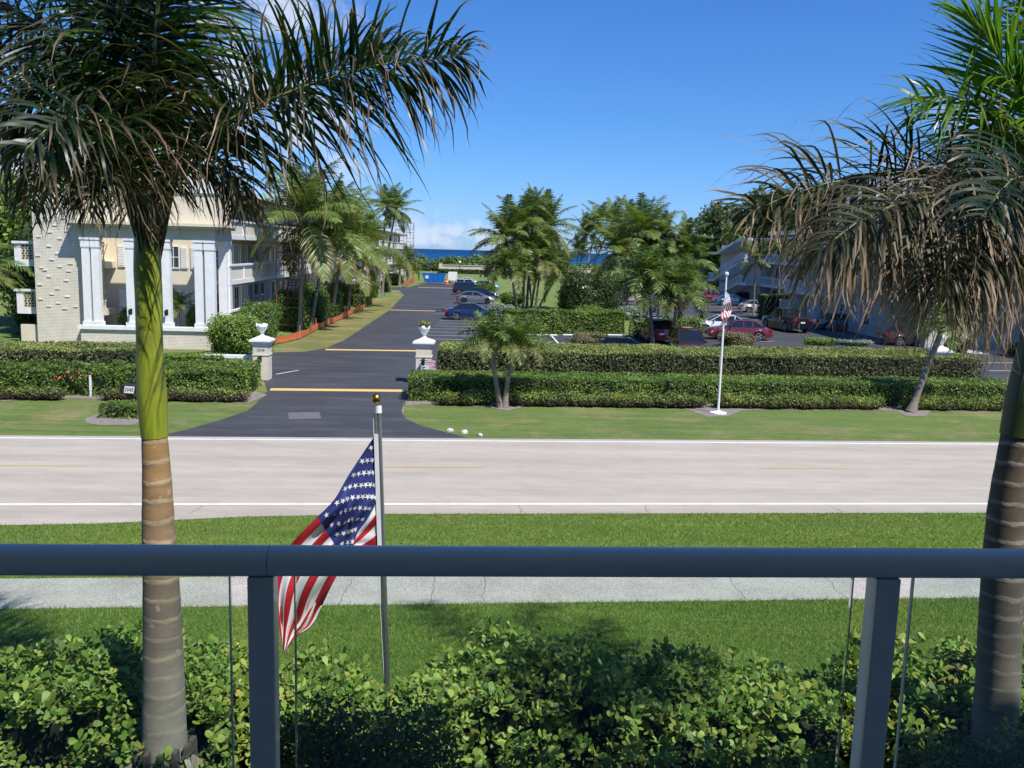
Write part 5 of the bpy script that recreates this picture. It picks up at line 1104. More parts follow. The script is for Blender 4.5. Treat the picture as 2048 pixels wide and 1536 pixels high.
# ------------------------------------------------------------------ cars
def paint(name, c, rough=.25, metal=.0, coat=1.0):
    return surf(name, c, tuple(v * .93 for v in c), 1.2, rough, metal=metal, coat=coat)
PM = dict(blue=paint('dark_blue_car_paint', (.008, .024, .075)), grey=paint('grey_car_paint', (.20, .205, .22), .3, .4), black=paint('black_car_paint', (.010, .010, .013)), white=paint('white_car_paint', (.74, .75, .76)),
          burg=paint('burgundy_car_paint', (.13, .012, .018)), red=paint('red_car_paint', (.26, .012, .012)), silver=paint('silver_car_paint', (.50, .51, .52), .3, .4), teal=paint('teal_car_paint', (.03, .22, .25)),
          navy=paint('steel_blue_car_paint', (.025, .085, .16)), civic=paint('dark_grey_car_paint', (.13, .13, .14), .3, .3), darkred=paint('dark_red_car_paint', (.055, .008, .010)))
SHAPES = {   # L, W, belt profile (x, z), greenhouse base (x0..x1), roof (x0, x1, z), wheel x, wheel radius
    'sedan': dict(L=4.85, W=1.85, top=[(0, .62), (.04, .86), (.35, .98), (.9, 1.02), (1.25, 1.00), (3.4, .98), (3.75, .95), (4.4, .83), (4.72, .70), (4.85, .52)], g=(.62, 3.62), r=(1.42, 2.70, 1.46), wx=(1.02, 3.88), wr=.335),
    'coupe': dict(L=4.5, W=1.76, top=[(0, .60), (.04, .88), (.3, 1.0), (.8, 1.02), (1.2, .99), (3.2, .96), (3.5, .92), (4.1, .80), (4.4, .68), (4.5, .5)], g=(.30, 3.38), r=(1.25, 2.35, 1.40), wx=(.90, 3.60), wr=.33),
    'suv': dict(L=4.65, W=1.86, top=[(0, .62), (.04, 1.05), (.2, 1.12), (.9, 1.12), (1.25, 1.10), (3.3, 1.07), (3.6, 1.04), (4.3, .96), (4.58, .80), (4.65, .55)], g=(.08, 3.55), r=(.42, 2.70, 1.70), wx=(.92, 3.72), wr=.36),
    'van': dict(L=4.9, W=1.9, top=[(0, .62), (.04, 1.10), (.2, 1.15), (.9, 1.15), (1.25, 1.12), (3.6, 1.07), (4.0, 1.02), (4.6, .90), (4.84, .78), (4.9, .55)], g=(.08, 4.05), r=(.35, 3.05, 1.80), wx=(.95, 3.95), wr=.35),
    'pickup': dict(L=5.8, W=2.0, top=[(0, .72), (.03, 1.18), (.1, 1.24), (1.8, 1.24), (1.95, 1.22), (4.3, 1.20), (4.5, 1.18), (5.5, 1.12), (5.75, .95), (5.8, .6)], g=(1.95, 4.5), r=(2.2, 3.75, 1.93), wx=(1.15, 4.75), wr=.42)}
CARM = {}
def car_meshes(kind):
    if kind in CARM: return CARM[kind]
    S = SHAPES[kind]; L, W = S['L'], S['W']; wr = S['wr']; ra = wr + .07; xs = sorted(set([0, .04, .15, .3, L - .3, L - .12, L - .03, L] + [round(v, 3) for v in np.linspace(.3, L - .3, 22)] + [round(w + ra * math.cos(q), 3) for w in S['wx'] for q in np.linspace(0, math.pi, 11)] + [x for x, z in S['top']]))
    tx = [p[0] for p in S['top']]; tz = [p[1] for p in S['top']]; g0, g1 = S['g']; r0, r1, rz = S['r']
    m = MB(); sec = []
    for x in xs:
        e = min(x, L - x); k = 1 - .16 * max(0, 1 - e / .55) ** 2; w = W / 2 * k; zt = float(np.interp(x, tx, tz)); zb = .20 + .12 * max(0, 1 - e / .3)
        arch = False
        for wx in S['wx']:
            if abs(x - wx) < ra: zb = max(zb, wr + math.sqrt(max(0, ra * ra - (x - wx) ** 2))); arch = True
        zs = min(zt - .05, max(zb + .03, zt - .25)); zm = (zb + zs) / 2
        inb = min(1, max(0, (x - g0 + .15) / .3)) * min(1, max(0, (g1 + .15 - x) / .3))
        sec.append([(w * .965, zb), (w * 1.0, min(zs, max(zb + .02, .50))), (w * 1.0, zm if zm > .5 else min(zs, .62)), (w * .975, zs), (w * (.90 if inb > .5 else .86), zt - .02), (w * .55, zt + .025), (0, zt + .035)])
    ns = 7
    for s_, x in zip(sec, xs):
        for y, z in s_: m.v.append((x, -y, z))
        for y, z in s_[-2::-1]: m.v.append((x, y, z))
    n2 = 2 * ns - 1
    for i in range(len(xs) - 1):
        for j in range(n2 - 1): m.f.append((i * n2 + j, (i + 1) * n2 + j, (i + 1) * n2 + j + 1, i * n2 + j + 1)); m.m.append(0)
    m.f.append(tuple(range(n2))[::-1]); m.m.append(0); m.f.append(tuple((len(xs) - 1) * n2 + j for j in range(n2))); m.m.append(0)
    if kind == 'pickup':       # flat dark panel; shade of the open bed put into its colour
        m.box(.12, 1.75, -W / 2 * .78, W / 2 * .78, 1.262, 1.272, 1)
    # roof + pillars
    hb, hr = W / 2 * .885, W / 2 * .70; zt0, zt1 = float(np.interp(g0, tx, tz)), float(np.interp(g1, tx, tz))
    m.add([(r0 - .04, -hr, rz - .03), (r1 + .04, -hr, rz - .03), (r1 + .04, hr, rz - .03), (r0 - .04, hr, rz - .03), (r0 + .1, -hr + .08, rz + .02), (r1 - .1, -hr + .08, rz + .02), (r1 - .1, hr - .08, rz + .02), (r0 + .1, hr - .08, rz + .02)],
          [(4, 5, 6, 7), (0, 1, 5, 4), (1, 2, 6, 5), (2, 3, 7, 6), (3, 0, 4, 7)])
    xm = (r0 + r1) / 2 + .12
    for sg in (-1, 1):
        m.bar((g0, sg * hb, zt0 - .02), (r0, sg * hr, rz - .02), .13 if kind in ('suv', 'van') else .10, .05); m.bar((g1, sg * hb, zt1 - .02), (r1, sg * hr, rz - .02), .07, .05)
        m.bar((xm, sg * (hb + .005), 1.0), (xm, sg * (hr + .005), rz - .02), .06, .03); m.bar((r0, sg * hr, rz - .02), (r1, sg * hr, rz - .02), .06, .05)
        if kind != 'coupe': m.bar((r0 + .1, sg * (hb + .0), 1.0), (r0 + .05, sg * hr, rz - .02), .06, .03)
    out = {'L': L, 'S': S, 'body': m}
    def gl(vs, name):
        q = MB(); q.add(vs, [tuple(range(len(vs)))]); return q.mesh(name, M['carglass'])
    e = .012
    out['windshield'] = gl([(g1, -hb + e, zt1), (g1, hb - e, zt1), (r1, hr - e, rz - .02), (r1, -hr + e, rz - .02)], 'windshield')
    out['rear_window'] = gl([(g0, hb - e, zt0), (g0, -hb + e, zt0), (r0, -hr + e, rz - .02), (r0, hr - e, rz - .02)], 'rear_window')
    out['side_window'] = [gl([(g0 + .05, sg * hb, zt0 - .01), (g1 - .05, sg * hb, zt1 - .01), (r1 - .02, sg * hr, rz - .03), (r0 + .02, sg * hr, rz - .03)][::sg], 'side_window') for sg in (-1, 1)]
    t = MB().tube([(0, -.11, 0), (0, -.115, 0), (0, .115, 0), (0, .11, 0)], [wr * .9, wr, wr, wr * .9], 20); out['tyre'] = t.mesh('tyre', M['tyre'], True)
    for key, mt in (('rim', 'rim'), ('darkrim', 'darkrim')):
        r = MB()
        for k in range(5):
            a = 2 * math.pi * k / 5
            for sg in (1,): r.bar((0, sg * .118, 0), (wr * .66 * math.cos(a), sg * .118, wr * .66 * math.sin(a)), .02, wr * .22)
        for sg in (1,):
            for k in range(20):
                a, b = 2 * math.pi * k / 20, 2 * math.pi * (k + 1) / 20; r.bar((wr * .66 * math.cos(a), sg * .116, wr * .66 * math.sin(a)), (wr * .66 * math.cos(b), sg * .116, wr * .66 * math.sin(b)), .02, wr * .10)
        out[key] = r.mesh('rim', M[mt])
    w = W / 2; zf = float(np.interp(L - .2, tx, tz)); zr = float(np.interp(.15, tx, tz))
    q = MB(); q.add([(L - .42, w * .93, zf - .02), (L - .06, w * .70, zf - .13), (L - .01, w * .62, zf - .30), (L - .35, w * .985, zf - .20)], [(0, 1, 2, 3)]); q.v = [(x + .02, y + .02, z + .01) for x, y, z in q.v]; out['headlight'] = q.mesh('headlight', M['lamp_clear'])
    q = MB(); q.box(-.02, .10, w * .55, w * .90, zr - .22, zr - .05); q.box(.02, .30, w * .90, w * .945, zr - .22, zr - .06); out['taillight'] = q.mesh('taillight', M['lamp_red'])
    out['plate'] = MB().box(-.035, -.01, -.2, .2, zr - .42, zr - .28).mesh('plate', M['plate'])
    out['grille'] = MB().box(L - .03, L + .012, -w * .5, w * .5, .38, .62).mesh('grille', M['black'])
    out['bumper'] = MB().box(-.05, .12, -w * .86, w * .86, .36, .46).mesh('bumper', M['black'] if kind != 'pickup' else M['chrome'])
    q = MB(); q.lathe([(.01, -.09), (.08, -.06), (.09, .05), (.01, .08)], (0, 0, 0), 8, 0, .6, 1); out['mirror'] = q
    out['handle'] = MB().box(-.1, .1, -.012, .012, -.012, .012).mesh('handle', M['chrome'])
    out['seam'] = MB().box(-.006, .006, -.004, .004, 0, .5).mesh('door_seam', M['black'])
    CARM[kind] = out; return out
NCAR = 'cars parked in the lot'
def car(label, kind, col, x, y, heading, rim='rim', cat='car', name='parked_car'):
    """heading: direction the nose points, degrees from +x anticlockwise; (x, y) = centre of the car"""
    D = car_meshes(kind); S = D['S']; L = D['L']; key = (kind, col)
    if key not in CARM: CARM[key] = D['body'].mesh('car_body', [PM[col], M['black']], True, 38); CARM[key + ('m',)] = D['mirror'].mesh('mirror', PM[col], True)
    root = empty(name, (x, y, 0.012), R(heading), label, cat, NCAR); off = Vector((-L / 2, 0, 0))
    link('body', CARM[key], root, off)
    link('windshield', D['windshield'], root, off); link('rear_window', D['rear_window'], root, off)
    for m_ in D['side_window']: link('side_window', m_, root, off)
    for wx in S['wx']:
        for sg in (-1, 1):
            w = empty('wheel', (wx - L / 2, sg * (S['W'] / 2 - .12), S['wr'])); w.parent = root; link('tyre', D['tyre'], w); link('rim', D[rim], w, None, (0, 0, 0 if sg > 0 else math.pi))
    for sg in (1, -1):
        link('headlight', D['headlight'], root, off, None, (1, sg, 1)); link('taillight', D['taillight'], root, off, None, (1, sg, 1))
        link('mirror', CARM[key + ('m',)], root, (S['g'][1] - .45 - L / 2, sg * (S['W'] / 2 + .03), 1.02))
        for hx in (S['g'][0] + 1.0, S['g'][0] + 1.95): link('door_handle', D['handle'], root, (hx - L / 2, sg * (S['W'] / 2 * .985), .84))
        for hx in ((S['r'][0] + S['r'][1]) / 2 + .12, S['g'][1] - .25): link('door_seam', D['seam'], root, (hx - L / 2, sg * (S['W'] / 2 + .001), .36))
    link('plate', D['plate'], root, off); link('grille', D['grille'], root, off); link('bumper', D['bumper'], root, off)
    return root
def car_px(label, kind, col, x0, x1, y, heading, **k):
    """x0..x1: where the wheels stand in the photograph, y: their ground line"""
    a = Vector(gp(x0, y)); b = Vector(gp(x1, y)); c = (a + b) / 2; D = car_meshes(kind)
    n = Vector((0, 1)) * (D['S']['W'] / 2 * .9) if abs(math.cos(R(heading))) > .7 else Vector((0, D['L'] / 2))
    c = c + n; return car(label, kind, col, c.x, c.y, heading, **k)
car_px('dark blue sedan parked nose right, nearest in the left row', 'sedan', 'blue', 900, 987, 641, 1)
car_px('grey coupe with bronze wheels parked behind the dark blue sedan', 'coupe', 'grey', 918, 983, 608, 1, rim='darkrim')
car_px('black car partly hidden behind the grey coupe', 'sedan', 'black', 932, 992, 600, 1)
car_px('black crossover with dark rear glass behind the grey coupe', 'suv', 'black', 914, 962, 590, 1, cat='suv')
car_px('white crossover near the far end of the left row', 'suv', 'white', 914, 958, 581, 1, cat='suv')
car_px('pale teal car under the trailing palm frond', 'sedan', 'teal', 950, 988, 581, 1)
car_px('white car at the far end of the left row', 'sedan', 'white', 918, 955, 573, 1)
car_px('white sedan parked beside the bright hedge cube', 'sedan', 'white', 1400, 1492, 667, 178)
car_px('burgundy sedan with bright alloy wheels in front of the white sedan', 'sedan', 'burg', 1417, 1541, 681, 179)
car_px('red car seen from behind between two palm trunks', 'suv', 'red', 1292, 1350, 690, 91)
car_px('dark red crossover facing the tall hedge, only roof and windscreen showing', 'suv', 'darkred', 1356, 1422, 723, -90)
car('black pickup truck with its tailgate towards the road', 'pickup', 'black', 23.7, 78.4, 101, cat='pickup truck', name='pickup_truck')
car_px('silver coupe half hidden by the flat-topped hedge block', 'coupe', 'silver', 1491, 1550, 626, 0)
car_px('dark grey sedan with a sunlit roof beside the grey wall', 'sedan', 'civic', 1652, 1725, 662, -3)
car_px('red crossover parked by the foot of the outside stairs', 'suv', 'red', 1416, 1462, 607, 0, cat='suv')
car_px('steel blue car between the red crossover and the building', 'sedan', 'navy', 1432, 1500, 612, 2)
car_px('black car behind the red crossover by the stairs', 'sedan', 'black', 1470, 1520, 606, 0)
car_px('dark maroon car in the shade behind the hanging fronds', 'sedan', 'darkred', 1790, 1880, 693, 0)
car_px('white car across the lot behind the palm trunks', 'van', 'white', 1226, 1262, 596, 30, cat='minivan')
car_px('white and grey van with dark glass behind the palm trunks', 'van', 'silver', 1238, 1285, 604, 20, cat='minivan')
car_px('white sedan far back behind the flowering tree', 'sedan', 'white', 1205, 1240, 588, 30)

# ------------------------------------------------------------------ balcony railing (in front of the camera) and the house it belongs to
hs = empty('own_building', (0, 0, 0), R(3.9), 'unseen floor, wall and shading roof of the building the view is taken from', 'building')
part_box('balcony_floor', hs, M['white_wall'], -14, 14, -1.6, 1.85, 4.33, 4.55); part_box('balcony_ceiling', hs, M['white_wall'], -14, 14, -1.6, 1.1, 7.25, 7.5)  # white floor bounces light, ceiling cut back so sky reaches the rail
part_box('wall', hs, M['white_wall'], -14, 14, -12, -1.6, 0, 12.0); part_box('roof', hs, M['white_wall'], -14.5, 14.5, -12, 2.0, 11.9, 12.2)  # unseen; roof height and overhang shaped to shade the hedge foot
for x in (-9, -4.5, 0, 4.5, 9): part_box('window', hs, M['winglass'], x - 1.5, x + 1.5, -1.59, -1.55, 4.6, 6.9)
rlg = empty('balcony_railing', (0, 1.62, 4.55), R(3.9), 'grey metal balcony railing with glass panels across the foreground', 'railing')
# local z = 0 is the balcony floor; the view crosses it at rail height 1.03
pA = at(525, 1123, 1.6); pB = at(1770, 1130, 1.68)
RZ = 1.072
def railx(px):                      # local x on the railing where the photograph shows pixel column px
    d = ray(px, 1126); c, s_ = math.cos(R(3.9)), math.sin(R(3.9)); t = (1.62 * c) / (d.y * c - d.x * s_); x, y = d.x * t, d.y * t - 1.62; return x * c + y * s_
def rail_piece(x0, x1):
    m = MB(); n = 20; prof = []
    for k in range(n): a = 2 * math.pi * k / n; prof.append((.033 * math.cos(a), .0305 * math.sin(a) * (1 if math.sin(a) > 0 else .82)))
    for x in (x0, x1): m.v += [(x, y, RZ + z) for y, z in prof]
    m.f += [(k, (k + 1) % n, n + (k + 1) % n, n + k) for k in range(n)]; m.f += [tuple(range(n))[::-1], tuple(range(n, 2 * n))]; m.m += [0] * (n + 2); return m
xs_ = railx(540)
for a, b in ((-3.2, xs_ - .0006), (xs_ + .0006, 3.4)): rail_piece(a, b).build('top_rail', M['rail'], rlg, smooth=True, angle=40)
posts = [railx(525), railx(1770)]; gap = posts[1] - posts[0]
for x in (posts[0] - gap, posts[0], posts[1], posts[1] + gap):
    o = MB().box(x - .0235, x + .0235, -.024, .024, 0, RZ - .022).build('post', M['rail'], rlg); bev(o, .003)
    part_box('base_plate', rlg, M['rail'], x - .05, x + .05, -.05, .05, .0, .012)
M['glass'] = glassmat('railing_glass', (.90, .955, .925)); M['glassedge'] = surf('green_glass_edge', (.62, .74, .66), None, 3, .15)
gx = [(railx(-900), railx(459)), (railx(589.5), railx(1708)), (railx(1829), railx(3000))]
for a, b in gx:
    g_ = MB().box(a + .002, b - .002, -.004, .004, .08, RZ - .025).build('glass_pane', M['glass'], rlg)
    for e in (a, b): MB().box(e - .0011, e + .0011, -.0045, .0045, .08, RZ - .025).build('glass_edge', M['glassedge'], g_)
part_box('bottom_rail', rlg, M['rail'], -3.2, 3.4, -.02, .02, .05, .08)
# ------------------------------------------------------------------ near flagpole and flag
b_ = at(775, 1400, 10.35); t_ = at(757, 822, 10.3)
base = Vector((b_.x + .02, 10.36, 0))
fp = empty('flagpole', base, 0, 'silver flagpole with a gold ball rising behind the leafy hedge', 'flagpole'); tl = t_ - base
MB().tube([(0, 0, 0), tuple(tl * .5), tuple(tl)], [.043, .038, .030], 12).build('pole', M['alu'], fp, smooth=True)
MB().tube([tuple(tl - Vector((0, 0, .02))), tuple(tl + Vector((0, 0, .06)))], [.042, .036], 12).build('truck_cap', M['white'], fp, smooth=True)
m = MB(); m.bar(tuple(tl + Vector((-.045, -.03, -.02))), tuple(tl + Vector((-.045, -.03, -.12))), .03, .02); m.build('pulley', M['alu'], fp)
MB().tube([tuple(tl + Vector((0, 0, .05))), tuple(tl + Vector((0, 0, .12)))], [.012, .010], 8).build('spindle', M['alu'], fp)
bp = at(752.5, 797, 10.3) - base; MB().lathe([(.001, -.062), (.03, -.054), (.053, -.031), (.062, 0), (.053, .031), (.03, .054), (.001, .062)], tuple(bp), 20).build('gold_ball', M['brass'], fp, smooth=True)
MB().tube([tuple(tl + Vector((-.055, -.04, -.08))), tuple(tl * .55 + Vector((-.055, -.04, 0))), (-.06, -.04, 1.0)], .004, 4).build('halyard', M['wcloth'], fp)
def flagsurf(rows, depthf, amp, nu, nv, loc):
    """rows: (v, [(px, py)...]) control curves -> position function"""
    curves = [(v, resample([(a, b, 0) for a, b in pts], 60)[0]) for v, pts in rows]; vs_ = [v for v, _ in curves]
    def pos(u, v):
        k = max(0, min(len(vs_) - 2, sum(1 for q in vs_[1:-1] if v >= q))); t = (v - vs_[k]) / (vs_[k + 1] - vs_[k]); i = u * 59; j = min(58, int(i)); f = i - j
        A = curves[k][1][j] * (1 - f) + curves[k][1][j + 1] * f; B_ = curves[k + 1][1][j] * (1 - f) + curves[k + 1][1][j + 1] * f
        P = A * (1 - t) + B_ * t; return at(P[0], P[1], depthf(u, v)) - loc
    return pos
def make_flag(root, rows, depthf, nu=104, sub=4, stars=True, ssize=.040, loc=None):
    loc = loc or Vector(root.location); nv = 13 * sub; pos = flagsurf(rows, depthf, 0, nu, nv, loc)
    P = np.array([[tuple(pos(i / nu, j / nv)) for i in range(nu + 1)] for j in range(nv + 1)])
    F = []; MI = []
    for j in range(nv):
        st = j // sub
        for i in range(nu):
            a = j * (nu + 1) + i; F.append((a, a + 1, a + nu + 2, a + nu + 1)); MI.append(2 if (st < 7 and i < nu * .4) else (0 if st % 2 == 0 else 1))
    cl = link('cloth', npmesh('flag_cloth', P.reshape(-1, 3), np.array(F), [M['red'], M['wcloth'], M['blue']], True, MI), root)
    if stars:
        for r in range(9):
            for c in range(6 if r % 2 == 0 else 5):
                u = .4 * ((c * 2 + 1 + (r % 2)) / 12); v = 7 / 13 * (r + 1) / 10
                o = pos(u, v); du = (pos(min(1, u + .01), v) - pos(max(0, u - .01), v)); dv = (pos(u, v + .012) - pos(u, v - .012))
                du.normalize(); n = du.cross(dv).normalized(); dw = n.cross(du)
                if n.y > 0: n = -n
                mb = MB(); pts = []
                for k in range(10):
                    a = math.pi / 2 + k * math.pi / 5 + .25; rr = ssize if k % 2 == 0 else ssize * .4; pts.append(o + n * .006 + du * math.cos(a) * rr + dw * math.sin(a) * rr * .95)
                mb.add(pts, [tuple(range(10))]); mb.build('star', M['wcloth'], root)
    return cl
fl = empty('national_flag', at(752, 868, 10.27), 0, 'large drooping American flag flying left from the silver pole', 'flag')
rows = [(0, [(751, 869), (722, 912), (694, 955), (667, 1001), (622, 1046), (580, 1092), (553, 1142), (546, 1195), (556, 1245), (566, 1301)]),
        (7 / 13, [(757, 996), (745, 1020), (730, 1046), (713, 1069), (703, 1110), (672, 1155), (646, 1207), (624, 1252), (595, 1271), (571, 1303)]),
        (1, [(760, 1130), (757, 1133), (748, 1135), (734, 1136), (690, 1135), (650, 1150), (620, 1195), (598, 1235), (582, 1262), (569, 1303)])]
def dep(u, v):
    s = min(1, u * 4); return 10.27 - .05 * s + s * (.05 * math.sin(13 * u + 9 * v) + .028 * math.sin(31 * v - 9 * u) + .02 * math.sin(47 * v + 20 * u) * (1 - .5 * u)) + .008 * math.sin(34 * v + 60 * u * v) + .22 * max(0, v - 7 / 13) * min(1, u * 2.2)
make_flag(fl, rows, dep); 
h0, h1 = at(752, 868, 10.25) - fl.location, at(760.5, 1130, 10.25) - fl.location
MB().bar(tuple(h0), tuple(h1), .05, .008).build('header_band', M['wcloth'], fl)
# far flagpole and its small flag
x, y = gp(1436, 827); f2 = empty('flagpole', (x, y, 0), 0, 'slim white flagpole standing in the far lawn bed', 'flagpole'); t2 = at(1453, 553, y) - Vector((x, y, 0))
MB().tube([(0, 0, 0), tuple(t2 * .45), tuple(t2)], [.05, .045, .03], 10).build('pole', M['white'], f2, smooth=True); MB().lathe([(.0, 0), (.34, 0), (.34, .04), (.10, .10), (.07, .14)], (0, 0, .01), 14).build('base_collar', M['white'], f2)
MB().lathe([(.001, -.09), (.07, -.06), (.09, 0), (.07, .06), (.001, .09)], tuple(t2 + Vector((0, 0, .1))), 12).build('finial_ball', M['plate'], f2, smooth=True); MB().box(-.09, -.04, -.1, -.03, 1.9, 2.3).build('cleat_box', M['alu'], f2)
fl2 = empty('national_flag', at(1452, 585, y - .1), 0, 'small limp American flag on the slim white pole', 'flag')
rows2 = [(0, [(1451, 580), (1458, 588), (1462, 600), (1465, 614), (1462, 628)]), (7 / 13, [(1447, 604), (1451, 610), (1453, 620), (1457, 632), (1455, 641)]), (1, [(1443, 622), (1442, 630), (1442, 640), (1446, 647), (1452, 652)])]
make_flag(fl2, rows2, lambda u, v: y - .08 + .10 * math.sin(9 * u + 7 * v), nu=30, sub=2, stars=True, ssize=.035)

# ------------------------------------------------------------------ foreground royal palms
def near_palm(label, D, trunk_px, shaft_px, ringmat, crown, fronds, seed):
    """trunk_px / shaft_px: (x, y, width) read along the stem"""
    b = at(trunk_px[0][0], trunk_px[0][1], D); root = empty('royal_palm', (b.x, D, 0), 0, label, 'palm tree', 'royal palms framing the balcony view'); o = Vector((b.x, D, 0))
    pts = [Vector((0, 0, 0))]; rad = [trunk_px[0][2] * D / F_PX / 2 * 1.0]
    for (px, py, w) in trunk_px: q = at(px, py, D); pts.append(q - o); rad.append(w * (q - Vector((0, 0, EYE))).length / F_PX / 2 * .88)
    m = MB(); P, _ = resample(pts, 44); zz = [p.z for p in pts]
    rr = [float(np.interp(p[2], zz, rad)) * (1 + .012 * math.sin(i * 2.3)) for i, p in enumerate(P)]
    m.tube(P, rr, 22); m.build('trunk', M[ringmat], root, smooth=True)
    pts = []; rad = []
    for (px, py, w) in shaft_px: q = at(px, py, D); pts.append(q - o); rad.append(w * (q - Vector((0, 0, EYE))).length / F_PX / 2 * .92)
    P, _ = resample(pts, 30); zz = [p.z for p in pts]; rr = [float(np.interp(p[2], zz, rad)) for p in P]
    MB().tube(P, rr, 22).build('crownshaft', M['shaft' if ringmat == 'ring_left' else 'shaft_dark'], root, smooth=True)
    top = Vector(P[-1]); m = MB(); rs = random.Random(seed)
    for k in range(10):
        a = k * .63; m.tube([tuple(top + Vector((.085 * math.cos(a), .085 * math.sin(a), -.30 - .16 * rs.random()))), tuple(top + Vector((.17 * math.cos(a), .17 * math.sin(a), .2))), tuple(top + Vector((.30 * math.cos(a), .30 * math.sin(a), .62)))], [.012, .055, .03], 6)
    m.build('leaf_sheaths', M['leafbase'], root, smooth=True)
    for (cps, mat, pairs, ll, w, kw) in fronds:
        P = [at(*c) - o for c in cps]; ll *= 1.18; w *= .92
        me = frond_mesh('frond', P, pairs, ll, w, kw.get('seg', 7), kw.get('grav', .42), [M[mat], M['rachis']], kw.get('rad', .028), kw.get('start', .2), kw.get('plume', .45), kw.get('fwd', .45), kw.get('curl', .55), kw.get('dryfrom', .55), kw.get('dry', .6), kw.get('wig', .6), kw.get('updown', .9), kw.get('taper', .35))
        link('frond', me, root)
    return root, top
D1 = 8.0
c0 = (300, 425, D1)
near_palm('royal palm with a bright green shaft and dark shaggy crown, left foreground', D1,
    [(330, 1500, 86), (327, 1340, 80), (322, 1160, 72), (317, 1060, 66), (314, 960, 59), (309, 872, 52)],
    [(309, 874, 52), (306, 830, 56), (304, 790, 59), (301, 740, 54), (299, 680, 51), (297, 600, 51), (295, 540, 53), (295, 480, 50), (297, 430, 40)], 'ring_left', None, [
    ([c0, (420, 268, 7.9), (565, 190, 7.8), (735, 135, 7.7), (850, 120, 7.7), (925, 112, 7.7)], 'royal', 150, 1.05, .030, dict(seg=9, grav=.62, updown=.8, dry=.7)),
    ([c0, (470, 250, 8.2), (600, 170, 8.3), (700, 130, 8.4), (790, 150, 8.5)], 'royal', 110, .80, .028, dict(seg=9, grav=.16, updown=1.3, dry=.9, curl=1.0)),
    ([c0, (270, 240, 8.0), (170, 110, 8.0), (40, 30, 8.0), (-120, 20, 8.0)], 'royal', 120, .95, .036, dict(grav=.65, dry=.3)),
    ([c0, (230, 290, 7.8), (130, 215, 7.6), (20, 215, 7.4), (-90, 290, 7.3)], 'royal', 110, .90, .034, dict(grav=.7, dry=.4)),
    ([c0, (250, 320, 7.4), (190, 250, 6.9), (120, 240, 6.5), (50, 300, 6.2)], 'royal', 90, .72, .032, dict(grav=.8, dry=.6)),
    ([c0, (285, 230, 8.0), (250, 60, 8.0), (170, -110, 8.0), (40, -230, 8.0)], 'royal', 120, .95, .036, dict(grav=.5, dry=.2)),
    ([c0, (305, 220, 8.1), (315, 30, 8.2), (340, -150, 8.3), (400, -300, 8.4)], 'royal_fresh', 120, .95, .036, dict(grav=.45, dry=.2)),
    ([c0, (300, 100, 8.0), (280, -250, 8.2), (230, -520, 8.6), (140, -700, 9.2)], 'royal', 110, .8, .034, dict(grav=.3, dry=.1)),  # this and the next rise above the view, added for shadow on the lawn
    ([c0, (310, 80, 7.8), (350, -260, 7.5), (430, -500, 7.1), (560, -620, 6.6)], 'royal', 110, .8, .034, dict(grav=.3, dry=.1)),
    ([c0, (270, 280, 8.6), (200, 160, 9.4), (100, 110, 10.2), (-10, 130, 11)], 'royal', 100, .90, .034, dict(grav=.5, dry=.3)),
    ([c0, (240, 350, 8.2), (160, 330, 8.5), (90, 360, 8.8), (60, 420, 9.0)], 'royal_dry', 90, .55, .024, dict(grav=.9, dry=.9, curl=1.0, seg=7)),
    ([c0, (350, 350, 8.0), (420, 330, 8.1), (470, 360, 8.2), (490, 420, 8.3)], 'royal_dry', 90, .50, .022, dict(grav=.9, dry=.9, curl=1.0, seg=7)),
    ([c0, (265, 370, 7.5), (225, 350, 7.1), (190, 370, 6.9), (175, 420, 6.8)], 'royal_dry', 80, .45, .022, dict(grav=.9, dry=.8, curl=1.0, seg=7)),
    ], 3)
D2 = 8.0
c1_ = (2130, 455, D2)
